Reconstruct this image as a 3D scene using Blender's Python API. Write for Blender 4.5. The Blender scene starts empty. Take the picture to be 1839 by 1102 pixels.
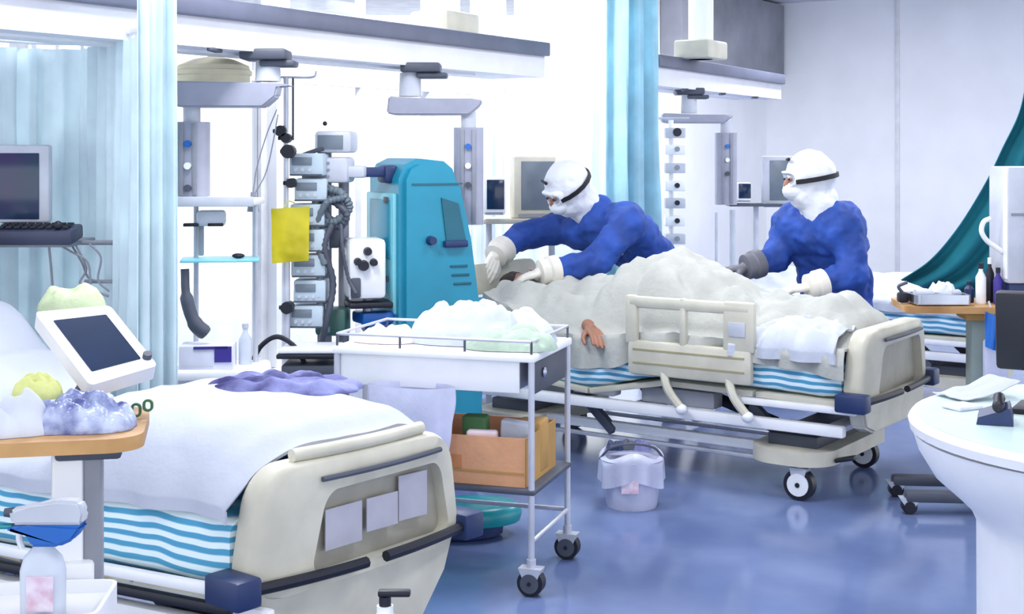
import bpy, bmesh, math, random
from mathutils import Vector, Matrix, noise
R = math.radians
random.seed(7)
sc = bpy.context.scene
col = sc.collection
# ------------------------------------------------------------- camera, world, light, exposure
CAMH = 1.67
cam = bpy.data.objects.new('camera', bpy.data.cameras.new('camera'))
col.objects.link(cam)
cam.location = (0, 0, CAMH); cam.rotation_euler = (R(90), 0, 0)
cam.data.sensor_width = 36; cam.data.lens = 36 * 2500 / 1839
cam.data.shift_y = -(551 - 270) / 1839
cam.data.clip_start = 0.05
sc.camera = cam
w = bpy.data.worlds.new('daylight'); sc.world = w; w.use_nodes = True
bg = w.node_tree.nodes['Background']
bg.inputs[0].default_value = (0.90, 0.95, 1.0, 1); bg.inputs[1].default_value = 1.25
sc.view_settings.view_transform = 'Standard'; sc.view_settings.look = 'None'
sc.view_settings.gamma = 1; sc.view_settings.use_curve_mapping = False
sc.view_settings.exposure = 0.85
def area(name, loc, size, power, rot=(0, 0, 0), c=(0.96, 0.97, 1.0)):
    l = bpy.data.lights.new(name, 'AREA'); l.energy = power; l.shape = 'RECTANGLE'
    l.size, l.size_y = size; l.color = c
    o = bpy.data.objects.new(name, l); col.objects.link(o); o.location = loc; o.rotation_euler = rot
    return o
CEIL = 3.29
for (x, y, pw) in ((-0.9, 2.2, 12), (1.3, 3.4, 14), (1.2, 6.3, 18), (3.6, 8.6, 40), (-1.1, 5.2, 34), (2.6, 11.6, 38), (-.55, 8.3, 55), (.9, 10.9, 45)):       # unseen fill lamps added under the ceiling to brighten ward and walls
    area('ceiling_lamp_light', (x, y, CEIL - 0.09), (1.1, 0.5), pw, (0, 0, R(60)))

# ------------------------------------------------------------- helpers
def lin(h):
    h = h.lstrip('#'); v = [int(h[i:i+2], 16) / 255 for i in (0, 2, 4)]
    return tuple((c / 12.92 if c <= .04045 else ((c + .055) / 1.055) ** 2.4) for c in v) + (1,)
def nn(nt, t, **k):
    n = nt.nodes.new(t)
    for a, b in k.items(): setattr(n, a, b)
    return n
def mat(name, c, rough=.5, metal=0, var=.06, scale=6, bump=0, bscale=40, spec=.5, coat=0, emit=0, alpha=1, transl=0, c2=None, seethru=0):
    m = bpy.data.materials.new(name); m.use_nodes = True; nt = m.node_tree
    b = nt.nodes['Principled BSDF']; c = lin(c) if isinstance(c, str) else c
    b.inputs['Roughness'].default_value = rough; b.inputs['Metallic'].default_value = metal
    b.inputs['Specular IOR Level'].default_value = spec
    b.inputs['Coat Weight'].default_value = coat
    tc = nn(nt, 'ShaderNodeTexCoord')
    no = nn(nt, 'ShaderNodeTexNoise'); no.inputs['Scale'].default_value = scale; no.inputs['Detail'].default_value = 4
    nt.links.new(tc.outputs['Object'], no.inputs['Vector'])
    rp = nn(nt, 'ShaderNodeValToRGB'); e = rp.color_ramp.elements
    d = lin(c2) if c2 else tuple(x * (1 - var * 2) for x in c[:3]) + (1,)
    u = c if c2 else tuple(min(1, x * (1 + var)) for x in c[:3]) + (1,)
    e[0].position = .35; e[0].color = d; e[1].position = .65; e[1].color = u
    nt.links.new(no.outputs['Fac'], rp.inputs[0]); nt.links.new(rp.outputs[0], b.inputs['Base Color'])
    if bump:
        n2 = nn(nt, 'ShaderNodeTexNoise'); n2.inputs['Scale'].default_value = bscale; n2.inputs['Detail'].default_value = 3
        nt.links.new(tc.outputs['Object'], n2.inputs['Vector'])
        bp = nn(nt, 'ShaderNodeBump'); bp.inputs['Strength'].default_value = bump; bp.inputs['Distance'].default_value = .01
        nt.links.new(n2.outputs['Fac'], bp.inputs['Height']); nt.links.new(bp.outputs[0], b.inputs['Normal'])
    if emit:
        b.inputs['Emission Color'].default_value = c; b.inputs['Emission Strength'].default_value = emit
    if alpha < 1: b.inputs['Alpha'].default_value = alpha
    if transl:
        t = nn(nt, 'ShaderNodeBsdfTranslucent'); mx = nn(nt, 'ShaderNodeMixShader'); mx.inputs[0].default_value = transl
        nt.links.new(rp.outputs[0], t.inputs[0])
        nt.links.new(b.outputs[0], mx.inputs[1]); nt.links.new(t.outputs[0], mx.inputs[2])
        nt.links.new(mx.outputs[0], nt.nodes['Material Output'].inputs[0])
        if seethru:
            tp = nn(nt, 'ShaderNodeBsdfTransparent'); m3 = nn(nt, 'ShaderNodeMixShader'); m3.inputs[0].default_value = seethru
            nt.links.new(mx.outputs[0], m3.inputs[1]); nt.links.new(tp.outputs[0], m3.inputs[2]); nt.links.new(m3.outputs[0], nt.nodes['Material Output'].inputs[0])
    return m
def stripes(name, ca, cb, axis, freq, rough=.85, transl=0):
    m = mat(name, ca, rough, bump=.25, bscale=25); nt = m.node_tree; b = nt.nodes['Principled BSDF']
    tc = nn(nt, 'ShaderNodeTexCoord'); sp = nn(nt, 'ShaderNodeSeparateXYZ'); nt.links.new(tc.outputs['Object'], sp.inputs[0])
    no = nn(nt, 'ShaderNodeTexNoise'); no.inputs['Scale'].default_value = 3.5
    nt.links.new(tc.outputs['Object'], no.inputs['Vector'])
    ad = nn(nt, 'ShaderNodeMath', operation='MULTIPLY_ADD'); nt.links.new(no.outputs['Fac'], ad.inputs[0]); ad.inputs[1].default_value = .05
    nt.links.new(sp.outputs[axis], ad.inputs[2])
    mu = nn(nt, 'ShaderNodeMath', operation='MULTIPLY'); nt.links.new(ad.outputs[0], mu.inputs[0]); mu.inputs[1].default_value = freq
    fr = nn(nt, 'ShaderNodeMath', operation='FRACT'); nt.links.new(mu.outputs[0], fr.inputs[0])
    rp = nn(nt, 'ShaderNodeValToRGB'); e = rp.color_ramp.elements
    e[0].position = .40; e[0].color = lin(ca); e[1].position = .52; e[1].color = lin(cb)
    e2 = rp.color_ramp.elements.new(.92); e2.color = lin(cb); e3 = rp.color_ramp.elements.new(.99); e3.color = lin(ca)
    nt.links.new(fr.outputs[0], rp.inputs[0]); nt.links.new(rp.outputs[0], b.inputs['Base Color'])
    return m

def bm_(): return bmesh.new()
def rotm(r): return Matrix.Rotation(r[2], 4, 'Z') @ Matrix.Rotation(r[1], 4, 'Y') @ Matrix.Rotation(r[0], 4, 'X')
def box(bm, c, s, bev=0, rot=(0, 0, 0), seg=2):
    v = bmesh.ops.create_cube(bm, size=1)['verts']
    bmesh.ops.transform(bm, matrix=Matrix.Diagonal((*s, 1)), verts=v)
    if bev:
        es = list({e for q in v for e in q.link_edges})
        r = bmesh.ops.bevel(bm, geom=es, offset=min(bev, min(s) * .45), segments=seg, affect='EDGES', profile=.5)
        v = list({q for f in r['faces'] for q in f.verts} | {q for q in v if q.is_valid})
        # gather the whole island
        seen = set(v); st = list(v)
        while st:
            a = st.pop()
            for e in a.link_edges:
                o = e.other_vert(a)
                if o not in seen: seen.add(o); st.append(o)
        v = list(seen)
    bmesh.ops.transform(bm, matrix=Matrix.Translation(c) @ rotm(rot), verts=v)
    return v
def cyl(bm, p0, p1, r0, r1=None, n=16):
    p0, p1 = Vector(p0), Vector(p1); r1 = r0 if r1 is None else r1
    d = p1 - p0; q = d.to_track_quat('Z', 'Y').to_matrix()
    A, B = [], []
    for i in range(n):
        a = 2 * math.pi * i / n; e = Vector((math.cos(a), math.sin(a), 0))
        A.append(bm.verts.new(p0 + q @ (e * r0))); B.append(bm.verts.new(p1 + q @ (e * r1)))
    for i in range(n): bm.faces.new((A[i], A[(i+1) % n], B[(i+1) % n], B[i]))
    bm.faces.new(A[::-1]); bm.faces.new(B)
def catmull(pts, k=6):
    P = [Vector(p) for p in pts]
    if len(P) < 3: return P
    P = [P[0] * 2 - P[1]] + P + [P[-1] * 2 - P[-2]]; out = []
    for i in range(1, len(P) - 2):
        a, b, c, d = P[i-1:i+3]
        for j in range(k):
            t = j / k
            out.append(.5 * ((2*b) + (c-a)*t + (2*a-5*b+4*c-d)*t*t + (3*b-a-3*c+d)*t**3))
    out.append(P[-2]); return out
def tube(bm, pts, r, n=8, smooth=True, k=6):
    P = catmull(pts, k) if smooth else [Vector(p) for p in pts]
    rings = []; up = Vector((.13, .21, 1)).normalized()
    for i, p in enumerate(P):
        t = (P[min(i+1, len(P)-1)] - P[max(i-1, 0)]).normalized()
        s = t.cross(up)
        if s.length < .05: s = t.cross(Vector((1, .2, 0)))
        s.normalize(); u = s.cross(t); up = u
        rr = r[i * (len(r) - 1) // max(1, len(P) - 1)] if isinstance(r, (list, tuple)) else r
        rings.append([bm.verts.new(p + (s * math.cos(2*math.pi*j/n) + u * math.sin(2*math.pi*j/n)) * rr) for j in range(n)])
    for a, b in zip(rings, rings[1:]):
        for j in range(n): bm.faces.new((a[j], a[(j+1) % n], b[(j+1) % n], b[j]))
    bm.faces.new(rings[0][::-1]); bm.faces.new(rings[-1])
def lathe(bm, prof, n=28, c=(0, 0, 0), sx=1, sy=1):
    c = Vector(c); rings = []
    for r, z in prof:
        rings.append([bm.verts.new(c + Vector((sx*r*math.cos(2*math.pi*j/n), sy*r*math.sin(2*math.pi*j/n), z))) for j in range(n)])
    for a, b in zip(rings, rings[1:]):
        for j in range(n): bm.faces.new((a[j], a[(j+1) % n], b[(j+1) % n], b[j]))
    bm.faces.new(rings[0][::-1]); bm.faces.new(rings[-1])
def sph(bm, c, r, u=16, v=10, rot=(0, 0, 0)):
    r = r if isinstance(r, (tuple, list)) else (r, r, r)
    q = bmesh.ops.create_uvsphere(bm, u_segments=u, v_segments=v, radius=1)['verts']
    bmesh.ops.transform(bm, matrix=Matrix.Translation(c) @ rotm(rot) @ Matrix.Diagonal((*r, 1)), verts=q)
def prism(bm, pts, lo, hi, axis='y'):
    def P(a, b, t): return {'y': (a, t, b), 'x': (t, a, b), 'z': (a, b, t)}[axis]
    A = [bm.verts.new(P(a, b, lo)) for a, b in pts]; B = [bm.verts.new(P(a, b, hi)) for a, b in pts]
    n = len(pts)
    for i in range(n): bm.faces.new((A[i], A[(i+1) % n], B[(i+1) % n], B[i]))
    bm.faces.new(A[::-1]); bm.faces.new(B)
def limb(bm, pts, rad, n=14):
    for i, (p, r) in enumerate(zip(pts, rad)):
        sph(bm, p, r, n, 10)
        if i: cyl(bm, pts[i-1], p, max(rad[i-1]) if isinstance(rad[i-1], tuple) else rad[i-1], max(r) if isinstance(r, tuple) else r, n)
def rrect(w, h, r, n=6, top=None, cy=0, cz=0):
    """rounded outline, counter-clockwise; top = width at the top (taper)"""
    out = []
    for sx, sz, a0 in ((1, -1, -90), (1, 1, 0), (-1, 1, 90), (-1, -1, 180)):
        for k in range(n + 1):
            a = R(a0 + 90 * k / n)
            x = sx * (w/2 - r) + r * math.cos(a); z = sz * (h/2 - r) + r * math.sin(a)
            if top: x *= 1 + (top / w - 1) * (z / h + .5)
            out.append((x + cy, z + cz))
    return out
def ring(bm, outer, inner, lo, hi, axis='x'):
    def P(a, b, t): return {'y': (a, t, b), 'x': (t, a, b), 'z': (a, b, t)}[axis]
    S = [[bm.verts.new(P(a, b, t)) for a, b in o] for o, t in ((outer, lo), (outer, hi), (inner, hi), (inner, lo))]
    n = len(outer)
    for k in range(4):
        a, b = S[k], S[(k+1) % 4]
        for i in range(n): bm.faces.new((a[i], a[(i+1) % n], b[(i+1) % n], b[i]))
def finish(me, ang=38):
    for p in me.polygons: p.use_smooth = True
    me.set_sharp_from_angle(angle=R(ang))
def obj(name, bm, m, parent=None, loc=(0, 0, 0), rot=(0, 0, 0), ang=38, kind=None):
    me = bpy.data.meshes.new(name)
    if isinstance(bm, bmesh.types.BMesh):
        bmesh.ops.recalc_face_normals(bm, faces=bm.faces[:]); bm.to_mesh(me); bm.free()
    else: me = bm
    finish(me, ang)
    for q in (m if isinstance(m, (list, tuple)) else [m]): me.materials.append(q)
    o = bpy.data.objects.new(name, me); col.objects.link(o); o.location = loc; o.rotation_euler = rot
    if parent: o.parent = parent
    if kind: o['kind'] = kind
    return o
TEX = {}
def fuse(bm, voxel=.012, it=6, disp=0, dscale=.15, fac=.5):
    """union of overlapping volumes as one continuous surface"""
    me = bpy.data.meshes.new('t'); bmesh.ops.recalc_face_normals(bm, faces=bm.faces[:]); bm.to_mesh(me); bm.free()
    o = bpy.data.objects.new('t', me); col.objects.link(o)
    m = o.modifiers.new('r', 'REMESH'); m.mode = 'VOXEL'; m.voxel_size = voxel
    m = o.modifiers.new('s', 'SMOOTH'); m.iterations = it; m.factor = fac
    if disp:
        if dscale not in TEX:
            t = bpy.data.textures.new('c', 'CLOUDS'); t.noise_scale = dscale; t.noise_depth = 2; TEX[dscale] = t
        m = o.modifiers.new('d', 'DISPLACE'); m.texture = TEX[dscale]; m.strength = disp; m.mid_level = .5
        m = o.modifiers.new('s2', 'SMOOTH'); m.iterations = 2
    dg = bpy.context.evaluated_depsgraph_get(); dg.update()
    out = bpy.data.meshes.new_from_object(o.evaluated_get(dg))
    bpy.data.objects.remove(o); return out
def tag(o, label, cat, group=None):
    o['label'] = label; o['category'] = cat
    if group: o['group'] = group
    return o
def thing(name, label, cat, loc=(0, 0, 0), rz=0, group=None):
    o = bpy.data.objects.new(name, None); col.objects.link(o); o.empty_display_size = .1
    o.location = loc; o.rotation_euler = (0, 0, rz); return tag(o, label, cat, group)
def dup(root, loc, rz=None, label=None):
    r = root.copy(); col.objects.link(r); r.location = loc
    if rz is not None: r.rotation_euler = (0, 0, rz)
    if label: r['label'] = label
    for ch in [c for c in col.objects if c.parent == root]:
        c = ch.copy(); col.objects.link(c); c.parent = r
        for g in [x for x in col.objects if x.parent == ch]:
            d = g.copy(); col.objects.link(d); d.parent = c
    return r
def W(px, py, Y): return Vector(((px - 920) * Y / 2500, Y, CAMH - (py - 270) * Y / 2500))
def fold(x, y, z=0, s=1): return noise.noise(Vector((x * s, y * s, z)))
def grid(bm, nu, nv, f, closed_bottom=None):
    V = [[bm.verts.new(f(i / nu, j / nv)) for j in range(nv + 1)] for i in range(nu + 1)]
    for i in range(nu):
        for j in range(nv): bm.faces.new((V[i][j], V[i+1][j], V[i+1][j+1], V[i][j+1]))
    return V
def thick(bm, t):
    bmesh.ops.recalc_face_normals(bm, faces=bm.faces[:])
    bmesh.ops.solidify(bm, geom=bm.faces[:], thickness=t)
def lump(w, d, h, seed, n=44, rough=.35, fs=9, p=3.0):
    """crumpled cloth lying in a heap: closed solid"""
    bm = bm_()
    def f(a, b):
        x, y = a * 2 - 1, b * 2 - 1
        k = max(abs(x), abs(y)); l = (abs(x)**p + abs(y)**p) ** (1/p) or 1; sx, sy = x * k / l, y * k / l
        e = 1 - min(1, k) ** 4
        dx = .04 * fold(sx * 3, sy * 3, seed + 21); X, Y_ = sx * w + dx, sy * d - dx
        rg = min(1, abs(fold(X * fs * .6, Y_ * fs * 1.1, seed)) * 2.4)
        rg2 = min(1, abs(fold(X * fs * 1.7, Y_ * fs * 1.2, seed + 9)) * 2.2)
        wob = 1 + .12 * fold(sx * 2, sy * 2, seed + 3)
        z = h * (e ** .6) * ((1 - rough) + rough * (.75 * rg + .25 * rg2)) * (1 + .25 * fold(sx * 2, sy * 2, seed + 40))
        return Vector((sx * w / 2 * wob, sy * d / 2 * wob, max(.002, z)))
    V = grid(bm, n, n, f)
    rim = V[0][:] + [V[i][n] for i in range(1, n + 1)] + V[n][::-1][1:] + [V[i][0] for i in range(n - 1, 0, -1)]
    bot = [bm.verts.new((v.co.x * .98, v.co.y * .98, 0)) for v in rim]
    q = len(rim)
    for i in range(q): bm.faces.new((rim[i], rim[(i+1) % q], bot[(i+1) % q], bot[i]))
    bm.faces.new(bot)
    for _ in range(2): bmesh.ops.smooth_vert(bm, verts=bm.verts[:], factor=.5, use_axis_x=True, use_axis_y=True, use_axis_z=True)
    return bm
# ------------------------------------------------------------- materials
M = dict(
    quilt=mat('pale quilt', '#bcc1cf', .9, bump=.3, bscale=20, var=.02), pgrey=mat('pendant grey', '#9fa1b2', .45), greenbag=mat('pale green bag plastic', '#bccaa2', .6, bump=.4),
    cream=mat('cream plastic', '#cdc9b8', .42), cream2=mat('worn beige plastic', '#a8a498', .5, var=.08),
    white=mat('white enamel', '#f2f3f6', .4, var=.02), wplastic=mat('white plastic', '#e9ebf0', .35, var=.03),
    lgrey=mat('light grey plastic', '#c3c7d2', .45), grey=mat('grey plastic', '#8e919c', .5), dgrey=mat('dark grey plastic', '#4a4f5d', .5),
    black=mat('black rubber', '#101322', .5), navy=mat('navy plastic', '#1c2f5c', .45), blue=mat('blue plastic', '#1763b8', .35),
    steel=mat('brushed steel', '#b9bdc9', .3, 1, var=.08), steel2=mat('painted steel tube', '#c7cad6', .35, .3),
    sheet=mat('white cotton sheet', '#c3c8d4', .9, bump=.3, bscale=30, var=.02), blanket=mat('off white blanket', '#b6b7b0', .95, bump=.5, bscale=28, var=.04),
    lav=mat('lavender cloth', '#8a8ec0', .9, bump=.3, c2='#2f2d62', scale=7),
    bag=mat('milky plastic bag', '#dfe2f6', .3, bump=.4, bscale=22, transl=.3),
    gown=mat('blue surgical gown', '#21499f', .7, bump=.5, bscale=16, var=.14, scale=9),
    hood=mat('white hooded coverall', '#e0e2ea', .7, bump=.5, bscale=26, var=.05),
    mask=mat('mask fabric', '#e6eaf2', .8), skin=mat('skin', '#a0705a', .55), glove=mat('cream latex glove', '#e6e0d4', .45, bump=.2),
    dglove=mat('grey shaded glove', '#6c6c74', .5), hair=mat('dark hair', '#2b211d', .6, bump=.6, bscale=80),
    lens=mat('goggle lens', '#c6d2e0', .1, alpha=.85), strap=mat('black elastic strap', '#0c0d16', .6),
    teal=mat('teal machine shell', '#1b88a4', .35, var=.06, scale=3), teal2=mat('pale teal plastic', '#7fcad6', .35), teal3=mat('dark teal plastic', '#0e5b6e', .35),
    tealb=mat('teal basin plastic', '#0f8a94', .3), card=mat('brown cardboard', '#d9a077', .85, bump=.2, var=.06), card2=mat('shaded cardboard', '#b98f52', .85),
    wood=mat('pale wood laminate', '#c99b62', .45, c2='#9c6f3d', scale=5), yellow=mat('yellow bag plastic', '#d2c41d', .4, var=.12, scale=5, bump=.2, bscale=12, transl=.15),
    screen=mat('dark glossy screen', '#102840', .15, c2='#1a2c50', scale=3), screen2=mat('dark teal screen', '#0f3b50', .12, c2='#3a2f58', scale=5),
    gscreen=mat('grey screen', '#6f7a86', .25), curtain=mat('light blue curtain', '#eef9fd', .9, transl=.5, var=.03), curtain2=mat('teal curtain', '#c2e6f1', .9, transl=.45, var=.05),
    curtain3=mat('deep teal curtain', '#1f8796', .85, transl=.25, c2='#14667a', scale=2), sheer=mat('sheer pale curtain', '#f6fbfd', .9, transl=.65, var=.02),
    beam=mat('beam white enamel', '#e6e6ee', .4, var=.02), band=mat('slate beam band', '#5d6277', .4), wall=mat('white wall paint', '#ecedf0', .8, var=.02, scale=2),
    frame=mat('window frame', '#d9dade', .5), ceil=mat('ceiling paint', '#d6d7dc', .8), mint=mat('mint desk top', '#d2e6e2', .3, var=.03),
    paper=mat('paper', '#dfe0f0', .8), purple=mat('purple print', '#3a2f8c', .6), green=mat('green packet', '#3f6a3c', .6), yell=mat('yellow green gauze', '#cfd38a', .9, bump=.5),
    pink=mat('pale pink packet', '#ecd6dc', .7), tubeg=mat('grey corrugated hose', '#66737d', .45), bagc=mat('clear blister wrap', '#b9c3e0', .25, c2='#566096', scale=20, bump=.5),
    sheetgreen=mat('pale green drape', '#b4c6b4', .9, bump=.4), label=mat('pale label', '#e4d9e6', .6, c2='#cfa9bd', scale=30), bottle=mat('milky bottle', '#dfe6f2', .3, transl=.25),
    olive=mat('olive shadowed board', '#a39b78', .6), lamp=mat('lamp diffuser', '#f4f6ff', .4, emit=3.0), amber=mat('amber plastic', '#d8c178', .4),
)
# horizontal stripes on the long sides of the sheet, crossing stripes at the ends
M['stripe'] = stripes('blue striped sheet', '#e6f6fb', '#4f9fc4', 2, 30)
# floor: glossy blue vinyl
fm = mat('blue vinyl floor', '#7384ae', .14, var=.12, scale=1.2, bump=.04, bscale=2.5, c2='#5c6d9a'); M['floor'] = fm
gl = bpy.data.materials.new('window glass'); gl.use_nodes = True; nt = gl.node_tree
nt.nodes.remove(nt.nodes['Principled BSDF'])
tr = nn(nt, 'ShaderNodeBsdfTransparent'); gs = nn(nt, 'ShaderNodeBsdfGlossy'); gs.inputs['Roughness'].default_value = .02
mx = nn(nt, 'ShaderNodeMixShader'); mx.inputs[0].default_value = .06
nt.links.new(tr.outputs[0], mx.inputs[1]); nt.links.new(gs.outputs[0], mx.inputs[2]); nt.links.new(mx.outputs[0], nt.nodes['Material Output'].inputs[0])
M['glass'] = gl
# ------------------------------------------------------------- the setting
bm = bm_(); box(bm, (0, 0, -.05), (16, 19, .1)); o = obj('floor', bm, M['floor'], loc=(1, 7.2, 0), kind='structure')
bm = bm_(); box(bm, (0, 0, .05), (16, 19, .1)); obj('ceiling', bm, M['ceil'], loc=(1, 7.2, CEIL), kind='structure')
WA = math.atan2(.854, .52); WO = Vector((-1.42, 8.48, 0))
def wallpt(t, out=0, z=0): return WO + Vector((.52, .854, 0)) * t + Vector((-.854, .52, 0)) * out + Vector((0, 0, z))
wins = [(-3.5, -1.82), (-1.7, -.02), (.10, 1.78), (1.9, 3.58), (3.70, 5.35)]
SILL, HEADZ = .35, 3.05
bm = bm_(); T0, T1 = -5.2, 8.16
def seg(a, b, z0, z1, y0=0, y1=.2): box(bm, ((a+b)/2, (y0+y1)/2, (z0+z1)/2), (b-a, y1-y0, z1-z0))
seg(T0, T1, 0, SILL); seg(T0, T1, HEADZ, CEIL)
e = [T0] + [v for q in wins for v in q] + [T1]
for a, b in zip(e[::2], e[1::2]): seg(a, b, SILL, HEADZ)
hw = obj('wall_head', bm, M['wall'], loc=WO, rot=(0, 0, WA), kind='structure')
for i, (a, b) in enumerate(wins):
    bm = bm_(); c = (a + b) / 2; W_ = b - a; H_ = HEADZ - SILL
    ring(bm, rrect(W_, H_, .005, 1, cy=0, cz=0), rrect(W_ - .12, H_ - .12, .005, 1), -.03, .03, 'y')
    wf = obj('window_%d' % (i + 1), bm, M['frame'], loc=wallpt(c, .1, (SILL + HEADZ) / 2), rot=(0, 0, WA), kind='structure')
    bm = bm_(); box(bm, (0, 0, 0), (.05, .05, H_ - .1)); obj('mullion', bm, M['frame'], wf)
    bm = bm_(); box(bm, (0, 0, .42), (W_ - .1, .05, .06)); obj('transom', bm, M['frame'], wf)
    for sx in (-1, 1):
        for z0, z1 in ((-H_/2 + .06, .39), (.45, H_/2 - .06)):
            bm = bm_(); box(bm, (sx * (W_ - .05) / 4, 0, (z0+z1)/2), ((W_ - .19) / 2, .008, z1 - z0)); obj('pane', bm, M['glass'], wf)
    bm = bm_(); box(bm, (0, -.12, -H_/2 - .015), (W_ + .1, .16, .03), .008); obj('window_sill', bm, M['white'], wf)
# end wall
EA = math.atan2(-.52, .854); EC = wallpt(T1)
def endpt(u, out=0, z=0): return EC + Vector((.854, -.52, 0)) * u + Vector((.52, .854, 0)) * out + Vector((0, 0, z))
bm = bm_(); box(bm, (4.5 / 2, .1, CEIL / 2), (4.7, .2, CEIL)); obj('wall_end', bm, M['wall'], loc=EC, rot=(0, 0, EA), kind='structure')
for i, u in enumerate((1.46, 3.9)):
    bm = bm_(); box(bm, (0, -.008, CEIL / 2), (.045, .02, CEIL - .02), .004); obj('trim_%d' % (i + 1), bm, M['frame'], loc=endpt(u), rot=(0, 0, EA), kind='structure')
bm = bm_(); box(bm, (0, -.01, .06), (4.4, .02, .12), .005); obj('baseboard_end', bm, M['lgrey'], loc=endpt(2.25), rot=(0, 0, EA), kind='structure')
# boxed-in duct along the far end of the head wall
bm = bm_(); box(bm, (0, 0, 0), (2.7, .22, .80), .01); bx = obj('trim_3', bm, mat('grey duct casing', '#8d8f98', .7, var=.12, scale=2), loc=wallpt(6.75, -.12, 2.86), rot=(0, 0, WA), kind='structure')
# glowing panels outside the frame, added to go with the fill lamps
LBL = ['flat ceiling light panel nearest the camera on the left', 'flat ceiling light panel over the round desk', 'flat ceiling light panel over the patient bed', 'flat ceiling light panel over the bed at far right', 'flat ceiling light panel between the two front beds', 'flat ceiling light panel in the farthest corner of the ward', 'flat ceiling light panel between the long beam and the windows', 'flat ceiling light panel above the teal curtain by the windows']
for i, (x, y) in enumerate(((-0.9, 2.2), (1.3, 3.4), (1.2, 6.3), (3.6, 8.6), (-1.1, 5.2), (2.6, 11.6), (-.55, 8.3), (.9, 10.9))):
    if i == 0:
        t = thing('ceiling_light', LBL[0], 'ceiling light', (x, y, CEIL), R(60), 'ward ceiling lights')
        bm = bm_(); ring(bm, rrect(1.2, .6, .02, 2), rrect(1.12, .52, .01, 2), -.05, 0, 'z'); obj('light_frame', bm, M['white'], t)
        bm = bm_(); box(bm, (0, 0, -.02), (1.12, .52, .02)); obj('diffuser', bm, M['lamp'], t)
        t0 = t
    else: dup(t0, (x, y, CEIL), None, LBL[i])

# ------------------------------------------------------------- service beams over the bed heads
def beam(p, q, label, ztop=2.325):
    p, q = Vector((*p, 0)), Vector((*q, 0)); d = q - p; L = d.length; a = math.atan2(d.y, d.x)
    t = thing('service_beam', label, 'ceiling beam', p, a, 'service beams')
    bm = bm_()
    pts = [(0.0, 2.115), (.40, 2.115), (.44, 2.2), (.44, 2.32), (.02, 2.32), (.0, 2.25)]
    prism(bm, pts, 0, L, 'x'); obj('beam_housing', bm, M['beam'], t)
    bm = bm_(); box(bm, (L/2, -.012, 2.285), (L + .02, .05, .085), .01); obj('bumper_band', bm, M['band'], t)
    bm = bm_(); box(bm, (L/2, .2, 2.110), (L * .8, .12, .012)); obj('light_strip', bm, M['white'], t)
    for k in range(3):
        bm = bm_(); x = L * (.22 + .28 * k); box(bm, (x, .03, 2.108), (.14, .035, .016), .004, (0, 0, .5)); obj('vent_slot', bm, M['dgrey'], t)
    return t, d.normalized(), a
b1, bd, ba = beam((-2.75, 3.65), (.2, 8.5), 'long white ceiling service beam with slate band in front of the windows')
b2, _, _ = beam((.98, 9.5), (2.34, 12.1), 'shorter service beam at far right behind the teal curtain')
def mount(X, Y, label, s=1):
    t = thing('beam_mount', label, 'ceiling mount', (X, Y, 2.32), ba, 'ceiling mounts of the beams')
    bm = bm_(); cyl(bm, (0, 0, 0), (0, 0, CEIL - 2.32), .085 * s, n=20); obj('column', bm, M['white'], t)
    bm = bm_(); box(bm, (0, 0, .065), (.34 * s, .26 * s, .13), .02); obj('column_base', bm, M['cream'], t)
    bm = bm_(); box(bm, (.0, -.01, .55), (.42 * s, .34 * s, .1), .02); obj('column_collar', bm, M['white'], t)
mount(-.38, 7.9, 'beige boxed mounting column on top of the long beam')
mount(1.35, 9.95, 'round white mounting column on top of the far right beam', 1.05)

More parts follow.
